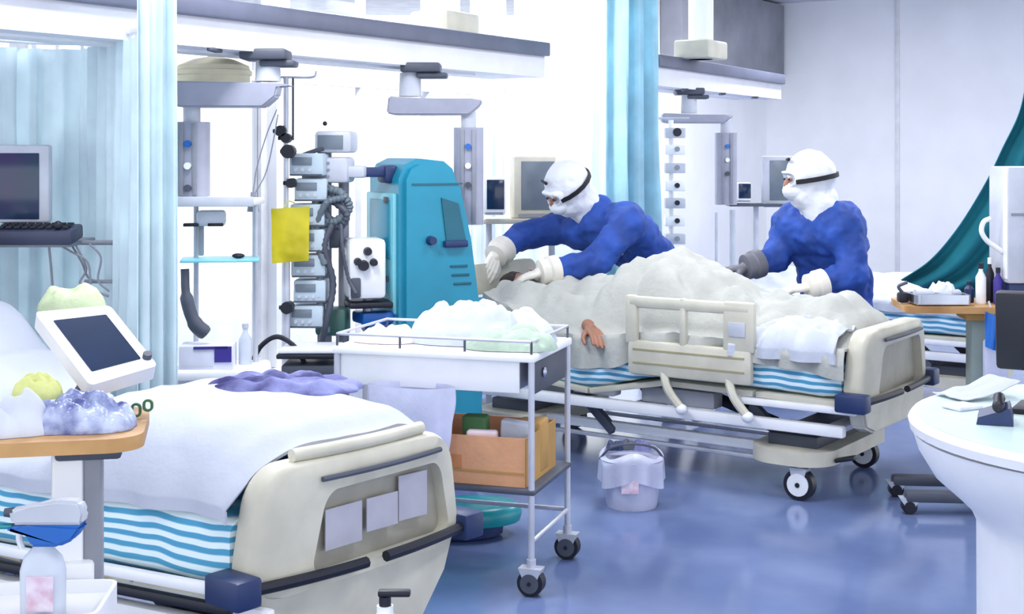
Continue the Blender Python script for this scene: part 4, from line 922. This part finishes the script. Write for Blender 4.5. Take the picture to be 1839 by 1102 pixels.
# ------------------------------------------------------------- side station at left of the pole: shelves, bins, cabinet
c = W(392, 0, 6.35); t = thing('bedside_station', 'white bedside station with glass shelf behind the pale curtain edge', 'bedside station', (c.x, c.y, 0), R(10))
def sx_(px): return (px - 392) * 6.35 / 2500
def sz_(py): return CAMH - (py - 270) * 6.35 / 2500
bm = bm_(); box(bm, (.02, .0, sz_(658) - .02), (.44, .3, .04), .008); box(bm, (.02, .02, .36), (.42, .27, .66), .01); obj('cabinet', bm, M['white'], t)
for k in range(3): bm = bm_(); box(bm, (.02, -.12, .14 + .2 * k), (.39, .012, .18), .004); obj('drawer', bm, M['wplastic'], t)
for x in (sx_(352), sx_(458)):
    bm = bm_(); cyl(bm, (x, .08, .66), (x, .08, 1.42), .012, n=10); obj('upright', bm, M['lgrey'], t)
bm = bm_(); box(bm, (sx_(396), .02, sz_(466)), (.35, .24, .012), .003); obj('glass_shelf', bm, M['teal2'], t)
bm = bm_(); box(bm, (sx_(380), .04, sz_(392)), (.13, .12, .07), .015); obj('bracket_box', bm, M['lgrey'], t)
for px in (345, 388): bm = bm_(); box(bm, (sx_(px), .0, sz_(403)), (.07, .05, .015), .004); obj('bracket_clip', bm, M['black'], t)
bm = bm_(); box(bm, (sx_(362), .04, sz_(432)), (.025, .03, .14), .005); obj('bracket_leg', bm, M['grey'], t)
bm = bm_(); tube(bm, [(sx_(335), -.05, sz_(480)), (sx_(338), -.06, sz_(530)), (sx_(352), -.06, sz_(575)), (sx_(372), -.05, sz_(596))], [.02, .03, .035, .03], 10); obj('probe_holder', bm, M['dgrey'], t)
p = t.matrix_basis @ Vector((sx_(428), -.02, sz_(466) + .006)); bm = bm_(); sph(bm, (0, 0, .012), (.03, .02, .012), 12, 8); tag(obj('suction_tip', bm, M['black'], loc=p), 'small black suction tip on the glass shelf', 'suction tip')
t2 = thing('supply_box', 'white supply box with dark purple print on the bedside cabinet', 'box', t.matrix_basis @ Vector((sx_(375), -.03, sz_(658))), R(6))
bm = bm_(); box(bm, (0, 0, .055), (.24, .16, .11), .006); obj('carton', bm, M['paper'], t2)
bm = bm_(); box(bm, (.075, -.083, .072), (.075, .006, .07)); box(bm, (.02, -.083, .102), (.15, .006, .012)); obj('print', bm, M['purple'], t2)
bm = bm_(); box(bm, (-.04, -.083, .02), (.14, .004, .006)); obj('print_line', bm, M['lgrey'], t2)
p = t.matrix_basis @ Vector((sx_(440), .02, sz_(658)))
t3 = thing('spray_bottle', 'slim clear bottle on the bedside cabinet right of the supply box', 'bottle', p)
bm = bm_(); lathe(bm, [(.025, 0), (.03, .01), (.03, .12), (.012, .15), (.012, .17)], 18); obj('bottle_body', bm, M['bottle'], t3)
bm = bm_(); cyl(bm, (0, 0, .17), (0, 0, .19), .015, n=12); obj('cap', bm, M['lgrey'], t3)
# drip chamber hanging left of the pole and its thin lines from the pendant
t = thing('drip_line', 'thin drip line with grey chamber hanging left of the infusion pole', 'drip line', (W(455, 0, 6.6).x, 6.6, 0))
q = lambda px, py: (W(px, py, 6.6).x - t.location.x, 0, W(px, py, 6.6).z)
bm = bm_(); tube(bm, [q(498, 196), q(480, 240), q(462, 300), q(455, 345)], .003, 6); tube(bm, [q(500, 205), q(490, 260), q(478, 310), q(460, 345)], .003, 6); obj('line', bm, M['grey'], t)
bm = bm_(); cyl(bm, q(455, 345), q(455, 370), .013, n=10); cyl(bm, q(455, 370), q(455, 380), .026, .03, 12); obj('chamber', bm, M['grey'], t)
# ------------------------------------------------------------- monitors and small devices in the back
def monitor(label, px0, px1, py0, py1, Y, side=0.3, yaw=0, scr='gscreen', bez='cream', shelf=True, group=None, base=.0):
    a = W(px0, py1, Y); b = W(px1, py0, Y); w_, h_ = b.x - a.x, b.z - a.z; zf = a.z
    t = thing('monitor', label, 'monitor', ((a.x+b.x)/2, Y, zf), yaw, group)
    bm = bm_(); box(bm, (0, .06, h_/2), (w_, .14, h_), .015); obj('casing', bm, M[bez], t)
    bm = bm_(); box(bm, (w_ * .06, -.012, h_/2 + .01), (w_ * .78, .008, h_ * .78), .004); obj('screen', bm, M[scr], t)
    bm = bm_(); box(bm, (0, -.011, h_ * .05), (w_ * .8, .006, h_ * .05)); obj('button_strip', bm, M['grey'], t)
    return t
monitor('beige patient monitor with grey screen left of the leaning nurse', 922, 1000, 280, 392, 8.75, yaw=R(12))
monitor('small white monitor with dark screen beside the grey gas column', 868, 908, 318, 386, 8.55, scr='screen', bez='white')
monitor('grey patient monitor behind the mask of the standing nurse', 1370, 1446, 280, 372, 10.9, yaw=R(-5), bez='lgrey')
monitor('tiny dark screened device on the small white pendant at far right', 1322, 1350, 328, 362, 10.9, scr='screen', bez='white')
# shelf frame under the two left monitors
c = W(935, 0, 8.75); t = thing('monitor_stand', 'pale rack holding two monitors behind the leaning nurse', 'rack', (c.x, c.y, 0))
za = CAMH - (396 - 270) * 8.75 / 2500
bm = bm_(); box(bm, (0, .02, za - .0), (.46, .3, .03), .006); obj('shelf', bm, M['cream'], t)
for x in (-.2, .2): bm = bm_(); box(bm, (x, .1, za / 2), (.04, .04, za - .02), .006); obj('upright', bm, M['lgrey'], t)
for z in (.5, .85): bm = bm_(); box(bm, (0, .04, z), (.42, .26, .02), .005); obj('lower_shelf', bm, M['wplastic'], t)
bm = bm_(); box(bm, (0, .08, .04), (.5, .4, .05), .02); obj('base', bm, M['dgrey'], t)
c = W(1385, 0, 10.9); t = thing('monitor_stand', 'slim white stand carrying the monitors behind the standing nurse', 'rack', (c.x, c.y, 0))
za = CAMH - (368 - 270) * 10.9 / 2500
bm = bm_(); box(bm, (-.05, .06, za + .0), (.56, .2, .02), .005); obj('shelf', bm, M['dgrey'], t)
bm = bm_(); cyl(bm, (-.1, .1, .05), (-.1, .1, za), .022, n=12); obj('column', bm, M['lgrey'], t)
bm = bm_(); lathe(bm, [(.24, 0), (.24, .03), (.04, .06)], 24, (-.1, .1, 0)); obj('base', bm, M['dgrey'], t)
# rack of small syringe pumps on a white pole right of the teal curtain
c = W(1215, 0, 9.75); t = thing('syringe_pole', 'white pole right of the teal curtain carrying a column of syringe pumps', 'infusion stand', (c.x, c.y, 0))
def pz(py): return CAMH - (py - 270) * 9.75 / 2500
bm = bm_(); cyl(bm, (-.03, .06, .05), (-.03, .06, pz(215)), .018, n=12); obj('pole', bm, M['white'], t)
bm = bm_(); cyl(bm, (-.14, .06, pz(212)), (.10, .06, pz(212)), .008, n=8); obj('hook_bar', bm, M['lgrey'], t)
bm = bm_(); box(bm, (-.03, .05, .04), (.4, .4, .05), .02); obj('base', bm, M['dgrey'], t)
sp = ['topmost', 'second from the top', 'third from the top', 'fourth from the top', 'fifth from the top', 'sixth from the top', 'lowest']
for k, py in enumerate((240, 270, 303, 335, 366, 398, 430)):
    m_ = thing('syringe_pump', 'syringe pump on the white pole beside the teal curtain, %s' % sp[k], 'syringe pump', (c.x, c.y, pz(py) - .03), 0, 'syringe pumps on the white pole')
    bm = bm_(); box(bm, (-.01, 0, .035), (.14, .10, .07), .008); obj('casing', bm, M['white'] if k % 2 else M['lgrey'], m_)
    bm = bm_(); cyl(bm, (0, -.05, .04), (0, -.065, .04), .018 if k else .03, n=14); obj('knob', bm, M['black'] if k in (0, 3, 4, 5) else M['grey'], m_)
# thin service poles behind the nurses
for i, (px, lb) in enumerate(((1287, 'thin grey upright pole left of the standing nurse, nearer the curtain'), (1316, 'thin grey upright pole left of the standing nurse, nearer the monitor'))):
    c = W(px, 0, 10.1 + .5 * i); t = thing('service_pole', lb, 'pole', (c.x, c.y, 0))
    bm = bm_(); cyl(bm, (0, 0, .02), (0, 0, 1.22), .011 + .012 * i, n=10); obj('tube', bm, M['lgrey'], t)
    bm = bm_(); cyl(bm, (0, 0, 0), (0, 0, .03), .12, .11, 20); obj('base', bm, M['dgrey'], t)

# ------------------------------------------------------------- left foreground: overbed table
c = W(135, 0, 2.85)
t = thing('overbed_table', 'wooden overbed table on a white column in the left foreground', 'table', (c.x, c.y, 0), R(12))
TZ = 1.10
bm = bm_(); prism(bm, rrect(.78, .36, .07, 6, cy=-.25, cz=.06), TZ - .028, TZ, 'z'); bmesh.ops.bevel(bm, geom=[e for e in bm.edges if e.calc_face_angle(0) > 1], offset=.006, segments=2, affect='EDGES'); obj('table_top', bm, M['wood'], t)
bm = bm_(); box(bm, (.03, .03, TZ - .042), (.13, .16, .028), .008); obj('top_bracket', bm, M['dgrey'], t)
bm = bm_(); box(bm, (-.012, 0, .70), (.062, .07, .74), .008); obj('inner_column', bm, M['white'], t)
bm = bm_(); box(bm, (.036, .01, .66), (.036, .075, .82), .006); obj('column_rail', bm, M['grey'], t)
bm = bm_(); box(bm, (-.002, -.012, .44), (.085, .08, .80), .01); obj('outer_column', bm, M['white'], t)
bm = bm_(); box(bm, (0, 0, .05), (.09, .5, .05), .015); box(bm, (-.25, -.22, .05), (.5, .06, .05), .015); box(bm, (-.25, .22, .05), (.5, .06, .05), .015); obj('base', bm, M['lgrey'], t)
for x, y in ((-.48, -.22), (-.48, .22), (0, -.22), (0, .22)): caster(t, x, y, .022, M['black'], 'caster', M['grey'], .05)
tbm = t.matrix_basis
def onTab(px, Y, z=TZ): q = W(px, 0, Y); return Vector((q.x, Y, z))
o = obj('wrapped_pack', lump(.21, .15, .08, 71, 44, .55, 12), M['bagc'], loc=onTab(150, 2.86), rot=(0, 0, .1), ang=80); tag(o, 'crumpled blue clear wrapped pack on the wooden overbed table at left', 'pack')
o = obj('white_pack', lump(.17, .15, .085, 75, 36, .5, 10), M['sheet'], loc=onTab(18, 2.82), rot=(0, 0, .3), ang=80); tag(o, 'white and lavender crumpled pack at the left edge of the wooden table', 'pack')
o = obj('gauze_heap', lump(.10, .08, .055, 78, 30, .5, 22), M['yell'], loc=onTab(68, 2.9, TZ + .055), ang=80); tag(o, 'small yellow green gauze heap on top of the packs on the wooden table', 'gauze')
p = onTab(245, 2.95); t = thing('scissors', 'dark green handled scissors standing up at the right end of the wooden table', 'scissors', p, 0)
bm = bm_(); ring(bm, rrect(.022, .03, .010, 5, cz=.02), rrect(.012, .02, .0055, 5, cz=.02), -.003, .003, 'y'); ring(bm, rrect(.022, .026, .010, 5, cy=.025, cz=.03), rrect(.012, .016, .0055, 5, cy=.025, cz=.03), -.003, .003, 'y'); obj('handle', bm, M['green'], t)
bm = bm_(); tube(bm, [(-.0, 0, .006), (-.03, 0, .006), (-.06, 0, .004)], .003, 6); obj('blade', bm, M['steel'], t)
# tilted touch screen
c0 = W(170, 628, 3.05)
t = thing('tilted_monitor', 'tilted white bezelled touch screen standing on the packs of the wooden table', 'monitor', (c0.x, c0.y, TZ))
cor = [W(62, 560, 3.12), W(198, 548, 3.22), W(284, 656, 3.06), W(162, 692, 2.94)]   # TL TR BR BL
cor = [v - t.location for v in cor]
nrm = (cor[1] - cor[0]).cross(cor[3] - cor[0]).normalized()
if nrm.y > 0: nrm = -nrm
def quad(bm, ks, off, d):
    def bl(u, v): return cor[0] * (1-u) * (1-v) + cor[1] * u * (1-v) + cor[2] * u * v + cor[3] * (1-u) * v
    V = [bl(u, v) for u, v in ks]
    A = [bm.verts.new(p + nrm * off) for p in V]; B = [bm.verts.new(p + nrm * (off - d)) for p in V]
    n = len(V)
    for i in range(n): bm.faces.new((A[i], A[(i+1) % n], B[(i+1) % n], B[i]))
    bm.faces.new(A); bm.faces.new(B[::-1])
    return bl
def rq(a, r=.06): return [(q[0] / 1.0 * (1 - 2*a) + .5, q[1] * (1 - 2*a) + .5) for q in rrect(1, 1, r, 5)]
bm = bm_(); quad(bm, rq(0), 0, .035); bmesh.ops.bevel(bm, geom=[e for e in bm.edges if e.calc_face_angle(0) > 1], offset=.005, segments=2, affect='EDGES'); obj('bezel', bm, M['wplastic'], t)
bm = bm_(); quad(bm, rq(.145, .02), .0015, .003); obj('screen', bm, M['screen'], t)
bl = lambda u, v: cor[0] * (1-u) * (1-v) + cor[1] * u * (1-v) + cor[2] * u * v + cor[3] * (1-u) * v
bm = bm_(); p = bl(.94, .86); cyl(bm, p, p + nrm * .012, .010, n=14); obj('knob', bm, M['dgrey'], t)
bm = bm_(); pb = bl(.4, .6) - nrm * .03; tube(bm, [pb, pb + Vector((-.03, .04, -.06)), Vector((-.06, .06, .012))], .018, 10); obj('stand_arm', bm, M['dgrey'], t)
bm = bm_(); box(bm, (-.07, .05, .008), (.16, .14, .016), .006); obj('stand_foot', bm, M['wplastic'], t)
# spray bottle on a white box
bxx = W(52, 0, 2.66)
t = thing('supply_crate', 'white storage crate under the blue capped spray bottle, bottom left', 'crate', (bxx.x, bxx.y, 0), R(5))
SZ = .815
bm = bm_(); ring(bm, rrect(.30, .22, .03, 4), rrect(.285, .205, .025, 4), .50, SZ, 'z'); box(bm, (0, 0, .78), (.29, .21, .02)); box(bm, (0, 0, .51), (.29, .21, .02)); obj('crate_body', bm, M['white'], t)
for x in (-.13, .13):
    for y in (-.09, .09): bm = bm_(); cyl(bm, (x, y, 0), (x, y, .51), .012, n=8); obj('leg', bm, M['lgrey'], t)
bm = bm_(); box(bm, (.02, -.112, .79), (.10, .006, .02), .003); obj('slot', bm, M['dgrey'], t)
c = W(78, 0, 2.62); t = thing('spray_bottle', 'trigger spray bottle with blue collar in front of the white column, bottom left', 'spray bottle', (c.x, c.y, .791))
bm = bm_(); lathe(bm, [(.036, 0), (.042, .006), (.043, .09), (.036, .115), (.018, .135), (.015, .15)], 24, (0, 0, 0), 1, .75); obj('bottle_body', bm, M['bottle'], t)
bm = bm_(); box(bm, (.005, -.034, .055), (.05, .004, .065), .001); obj('label', bm, M['label'], t)
bm = bm_(); box(bm, (.012, -.0365, .012), (.03, .002, .012)); obj('label_print', bm, M['dgrey'], t)
bm = bm_(); prism(bm, [(-.02, .138), (.035, .138), (.062, .150), (.082, .178), (-.03, .178), (-.06, .174), (-.062, .168), (-.02, .166)], -.022, .022, 'y'); bmesh.ops.bevel(bm, geom=bm.edges[:], offset=.006, segments=2, affect='EDGES'); obj('collar', bm, M['blue'], t)
bm = bm_(); prism(bm, [(-.055, .178), (.078, .178), (.082, .20), (.072, .222), (.03, .225), (-.02, .212), (-.06, .205)], -.018, .018, 'y'); bmesh.ops.bevel(bm, geom=bm.edges[:], offset=.006, segments=2, affect='EDGES'); obj('spray_head', bm, M['lgrey'], t)
bm = bm_(); cyl(bm, (-.055, 0, .198), (-.072, 0, .198), .010, .008, 12); obj('nozzle', bm, M['dgrey'], t)
bm = bm_(); tube(bm, [(-.03, 0, .175), (-.045, 0, .155), (-.04, 0, .13)], .006, 8); obj('trigger', bm, M['wplastic'], t)
bm = bm_(); box(bm, (-.09, 0, .1725), (.07, .02, .008), .003); obj('tray_arm', bm, M['tealb'], t)

# ------------------------------------------------------------- cart with monitor and keyboard at the far left
c = W(30, 0, 5.72); t = thing('monitor_cart', 'steel cart with keyboard tray and cables before the light blue curtain at left', 'cart', (c.x, c.y, 0))
def cx(px): return (px - 30) * 5.72 / 2500
def cz(py): return CAMH - (py - 270) * 5.72 / 2500
for px in (205,):
    bm = bm_(); cyl(bm, (cx(px), .02, .05), (cx(px), .02, cz(432)), .010, n=10); obj('upright', bm, M['navy'], t)
bm = bm_(); cyl(bm, (cx(130), .02, cz(436)), (cx(208), .02, cz(436)), .010, n=10); cyl(bm, (cx(150), .02, cz(506)), (cx(208), .02, cz(506)), .008, n=10); obj('side_bar', bm, M['grey'], t)
bm = bm_(); box(bm, (cx(30), .05, cz(436)), (.52, .34, .02), .006); kt = obj('keyboard_tray', bm, M['grey'], t)
bm = bm_(); cyl(bm, (cx(-30), .06, .06), (cx(-30), .06, cz(436)), .03, n=14); obj('column', bm, M['grey'], t)
bm = bm_(); box(bm, (cx(60), .02, .05), (.5, .2, .05), .02); obj('base', bm, M['grey'], t)
for i, pts in enumerate(([(130, 436), (150, 470), (165, 500), (205, 506)], [(140, 436), (160, 480), (150, 510), (200, 530)], [(110, 436), (135, 450), (165, 470), (170, 520)], [(170, 436), (190, 460), (185, 500), (205, 520)], [(100, 440), (104, 480), (108, 540)])):
    bm = bm_(); tube(bm, [(cx(a), -.02 - .015*i, cz(b)) for a, b in pts], .005, 6); obj('cable', bm, M['grey'], t)
k = thing('keyboard', 'dark navy keyboard and control deck on the cart tray under the left monitor', 'keyboard', (W(66, 0, 5.62).x, 5.62, cz(436) + .01))
bm = bm_(); box(bm, (0, .02, .03), (.32, .16, .06), .012, (R(8), 0, 0)); obj('deck', bm, mat('dark control deck', '#333850', .45), k)
kb = bm_()
for i in range(9):
    for j in range(3): box(kb, (-.13 + .032 * i, -.03 + .035 * j, .062 + .005 * j), (.024, .024, .01), .003)
obj('keys', kb, M['black'], k, kind='stuff')
bm = bm_(); sph(bm, (.10, -.04, .07), .018, 12, 8); obj('trackball', bm, M['black'], k)
a = W(-40, 402, 5.7); t = thing('monitor', 'dark teal screen monitor with pale bezel at the left edge', 'monitor', (W(15, 0, 5.72).x, 5.74, W(0, 402, 5.72).z))
bm = bm_(); box(bm, (0, 0, .165), (.34, .05, .32), .012); obj('bezel', bm, M['lgrey'], t)
bm = bm_(); box(bm, (-.015, -.027, .155), (.29, .006, .272), .004); obj('screen', bm, M['screen2'], t)
bm = bm_(); box(bm, (0, .04, .04), (.08, .06, .09), .01); obj('neck', bm, M['grey'], t)

# ------------------------------------------------------------- right: round white desk
c = Vector((1.87, 4.0, 0)); t = thing('reception_desk', 'white rounded nurse desk with pale mint top in the right foreground', 'desk', c)
bm = bm_(); lathe(bm, [(.60, 0), (.60, .05), (.485, .052), (.487, .58), (.505, .62), (.55, .665), (.605, .715), (.645, .785), (.66, .835)], 64, (0, 0, 0), 1.05, 1); obj('desk_body', bm, M['white'], t)
bm = bm_(); lathe(bm, [(.66, .834), (.70, .845), (.705, .87), (.695, .885), (.685, .8855)], 64, (0, 0, 0), 1.0, 1); obj('top_edge', bm, M['white'], t)
bm = bm_(); lathe(bm, [(.675, .880), (.680, .888)], 64); obj('desk_top', bm, M['mint'], t)
dz = .889
c = W(1815, 0, 4.2); t = thing('desk_monitor', 'black desk monitor turned away, standing on the round desk', 'monitor', (W(1900, 0, 4.15).x, 4.15, dz), R(150))
bm = bm_(); box(bm, (0, 0, .008), (.24, .17, .016), .006); obj('stand_foot', bm, M['black'], t)
bm = bm_(); box(bm, (-.02, .0, .08), (.06, .05, .15), .008); obj('neck', bm, M['dgrey'], t)
bm = bm_(); box(bm, (0, -.02, .235), (.36, .045, .24), .012, (R(-6), 0, 0)); obj('panel', bm, M['black'], t)
bm = bm_(); box(bm, (.0, -.046, .24), (.33, .005, .21), .002, (R(-6), 0, 0)); obj('screen', bm, M['gscreen'], t)
c = W(1785, 0, 4.25); t = thing('telephone', 'black desk telephone on the round desk in front of the monitor', 'telephone', (W(1792, 0, 4.0).x, 4.02, dz), R(-20))
bm = bm_(); prism(bm, [(-.05, 0), (.05, 0), (.05, .012), (.04, .05), (-.045, .02)], -.07, .07, 'y'); obj('phone_base', bm, M['navy'], t)
bm = bm_(); limb(bm, [(.01, -.07, .055), (.01, 0, .07), (.01, .07, .055)], [.018, .012, .018], 10); obj('handset', bm, M['black'], t)
c = W(1748, 0, 4.45)
bm = bm_(); grid(bm, 14, 10, lambda u, v: Vector(((u - .5) * .22, (v - .5) * .15, .01 + .045 * u * u + .008 * noise.noise(Vector((u*4, v*4, 1)))))); thick(bm, .003)
o = obj('paper_folder', bm, M['sheet'], loc=(c.x, 4.42, dz), rot=(0, 0, R(20)), ang=70); tag(o, 'curled white paper sheet on the round desk beside the black telephone', 'paper')
packet('note_pad', 'small lavender note pad on the round desk under the curled paper', (W(1728, 0, 4.22).x, 4.22, dz), (.10, .08, .012), M['paper'], (0, 0, .5), 'note pad')

# ------------------------------------------------------------- right: wooden table with instruments
c = W(1765, 0, 6.5); t = thing('overbed_table', 'wooden instrument table on a grey green column at the right', 'table', (c.x, c.y, 0), R(-5))
Z2 = .955
bm = bm_(); prism(bm, rrect(.92, .42, .05, 5, cy=.08, cz=.05), Z2 - .03, Z2, 'z'); bmesh.ops.bevel(bm, geom=[e for e in bm.edges if e.calc_face_angle(0) > 1], offset=.006, segments=2, affect='EDGES'); obj('table_top', bm, M['wood'], t)
gg = mat('grey green column', '#8b9a96', .5)
bm = bm_(); box(bm, (0, 0, .50), (.13, .12, .86), .012); obj('column', bm, gg, t)
bm = bm_(); box(bm, (0, 0, Z2 - .05), (.2, .2, .04), .01); obj('top_bracket', bm, M['card2'], t)
bm = bm_(); box(bm, (-.12, -.12, .08), (.52, .07, .05), .015); box(bm, (-.12, .2, .08), (.52, .07, .05), .015); box(bm, (0, .04, .09), (.1, .36, .07), .015); obj('base', bm, M['dgrey'], t)
for x, y in ((-.36, -.12), (.12, -.12), (-.36, .2), (.12, .2)): caster(t, x, y, .035, M['black'], 'caster', M['black'], .075)
def on2(px, dy=0): q = W(px, 0, 6.5 + dy); return Vector((q.x, 6.5 + dy, Z2))
t = thing('instrument_tray', 'steel tray with white gauze rolls on the wooden instrument table', 'tray', on2(1685, -.02))
bm = bm_(); ring(bm, rrect(.26, .18, .03, 5), rrect(.23, .15, .025, 5), .01, .05, 'z'); box(bm, (0, 0, .008), (.24, .16, .012), .003); obj('tray', bm, M['steel'], t)
for i, (px, r, L, a) in enumerate(((1660, .024, .09, 10), (1690, .026, .1, -20), (1712, .022, .08, 40))):
    q = on2(px, -.02); bm = bm_(); aa = R(a); cyl(bm, (-L/2*math.cos(aa), -L/2*math.sin(aa), .045 + .0), (L/2*math.cos(aa), L/2*math.sin(aa), .045), r, n=16)
    o = obj('gauze_roll', bm, M['sheet'], loc=q); tag(o, ['left white gauze roll in the steel tray', 'middle white gauze roll in the steel tray', 'right white gauze roll in the steel tray'][i], 'gauze roll', 'gauze rolls in the steel tray')
q = on2(1692, 0); o = obj('gauze_wad', lump(.12, .09, .06, 91, 24, .6, 20), M['hood'], loc=(q.x, q.y, Z2 + .055), ang=80); tag(o, 'crumpled white wad on top of the gauze rolls', 'gauze')
q = on2(1622, .0); t = thing('clamp', 'black instrument clamp at the left end of the wooden instrument table', 'clamp', q)
bm = bm_(); box(bm, (0, 0, .03), (.05, .05, .05), .012); obj('clamp_body', bm, M['black'], t)
bm = bm_(); tube(bm, [(0, 0, .05), (-.02, 0, .08), (.02, 0, .1)], .008, 8); obj('lever', bm, M['dgrey'], t)
for i, (px, dy, h, r, m, lb) in enumerate(((1741, .05, .10, .022, 'navy', 'short navy bottle right of the steel tray'), (1762, .0, .19, .024, 'white', 'tall white bottle on the instrument table'), (1778, .06, .21, .02, 'black', 'slim black bottle next to the tall white bottle'), (1793, -.02, .17, .022, 'purple', 'purple bottle nearest the grey machine on the instrument table'))):
    t = thing('bottle', lb, 'bottle', on2(px, dy))
    bm = bm_(); lathe(bm, [(r * .9, 0), (r, .006), (r, h * .65), (r * .4, h * .8), (r * .4, h * .86)], 18); obj('bottle_body', bm, M[m], t)
    bm = bm_(); cyl(bm, (0, 0, h * .86), (0, 0, h), r * .5, n=12); obj('cap', bm, M['black'] if m != 'black' else M['white'], t)
q = on2(1850, .05); t = thing('suction_machine', 'grey boxy machine at the right edge standing on the instrument table', 'medical machine', q)
bm = bm_(); box(bm, (0, 0, .37), (.30, .26, .54), .012); obj('housing', bm, M['lgrey'], t)
bm = bm_(); box(bm, (0, 0, .05), (.28, .24, .1), .01); obj('foot', bm, M['navy'], t)
bm = bm_(); box(bm, (0, -.133, .42), (.27, .006, .012)); obj('seam', bm, M['grey'], t)
bm = bm_(); box(bm, (.02, -.133, .26), (.18, .008, .24), .006); obj('front_door', bm, M['grey'], t)
bm = bm_(); box(bm, (-.15, -.10, .37), (.008, .05, .5), .003); obj('edge_trim', bm, M['white'], t)
s = lambda px, py: Vector((W(px, py, 6.5).x - q.x, -.06, W(px, py, 6.5).z - Z2))
bm = bm_(); tube(bm, [s(1778, 392), s(1766, 398), s(1762, 415), s(1772, 432), s(1790, 445), s(1800, 452)], .012, 10); obj('white_hose', bm, M['white'], t)
# items hanging between the table and the desk
q = W(1788, 648, 6.35); t = thing('hanging_bag', 'milky white drainage bag hanging beside the grey green table column', 'bag', (q.x, 6.35, q.z - .13))
bm = bm_(); box(bm, (0, 0, .12), (.11, .04, .22), .015, seg=3); obj('bag_body', bm, M['bag'], t)
bm = bm_(); tube(bm, [(0, .0, .22), (0, 0, .30), (-.02, .03, .40)], .005, 6); obj('bag_tube', bm, M['lgrey'], t)
q = W(1793, 592, 6.3); bm = bm_(); grid(bm, 16, 14, lambda u, v: Vector(((u-.5) * .13, .012 * math.sin(u * 16 + v * 2), -.16 * v - .02 * math.sin(u * 3)))); thick(bm, .004)
o = obj('blue_cloth', bm, M['blue'], loc=(q.x, q.y - .03, .945), ang=80); tag(o, 'blue cloth hanging over the edge of the wooden instrument table', 'cloth')

# low stool with a pump bottle, only the bottle's top reaches into the frame
c = W(692, 0, 3.0); t = thing('stool', 'small steel stool under the white pump bottle at the bottom edge', 'stool', (c.x, c.y, 0))
bm = bm_(); lathe(bm, [(.14, .495), (.15, .50), (.15, .52), (.14, .525)], 28); obj('seat', bm, M['lgrey'], t)
for k in range(4):
    a = math.pi / 4 + k * math.pi / 2; bm = bm_(); cyl(bm, (.10*math.cos(a), .10*math.sin(a), .5), (.14*math.cos(a), .14*math.sin(a), 0), .01, n=8); obj('leg', bm, M['steel2'], t)
t = thing('pump_bottle', 'white pump bottle with black nozzle at the bottom edge below the footboard', 'bottle', (c.x, c.y, .525))
bm = bm_(); lathe(bm, [(.036, 0), (.04, .006), (.04, .10), (.03, .13), (.018, .15), (.018, .165)], 24); obj('bottle_body', bm, M['white'], t)
bm = bm_(); cyl(bm, (0, 0, .165), (0, 0, .185), .013, n=14); box(bm, (.02, 0, .192), (.07, .022, .014), .004); obj('nozzle', bm, M['black'], t)
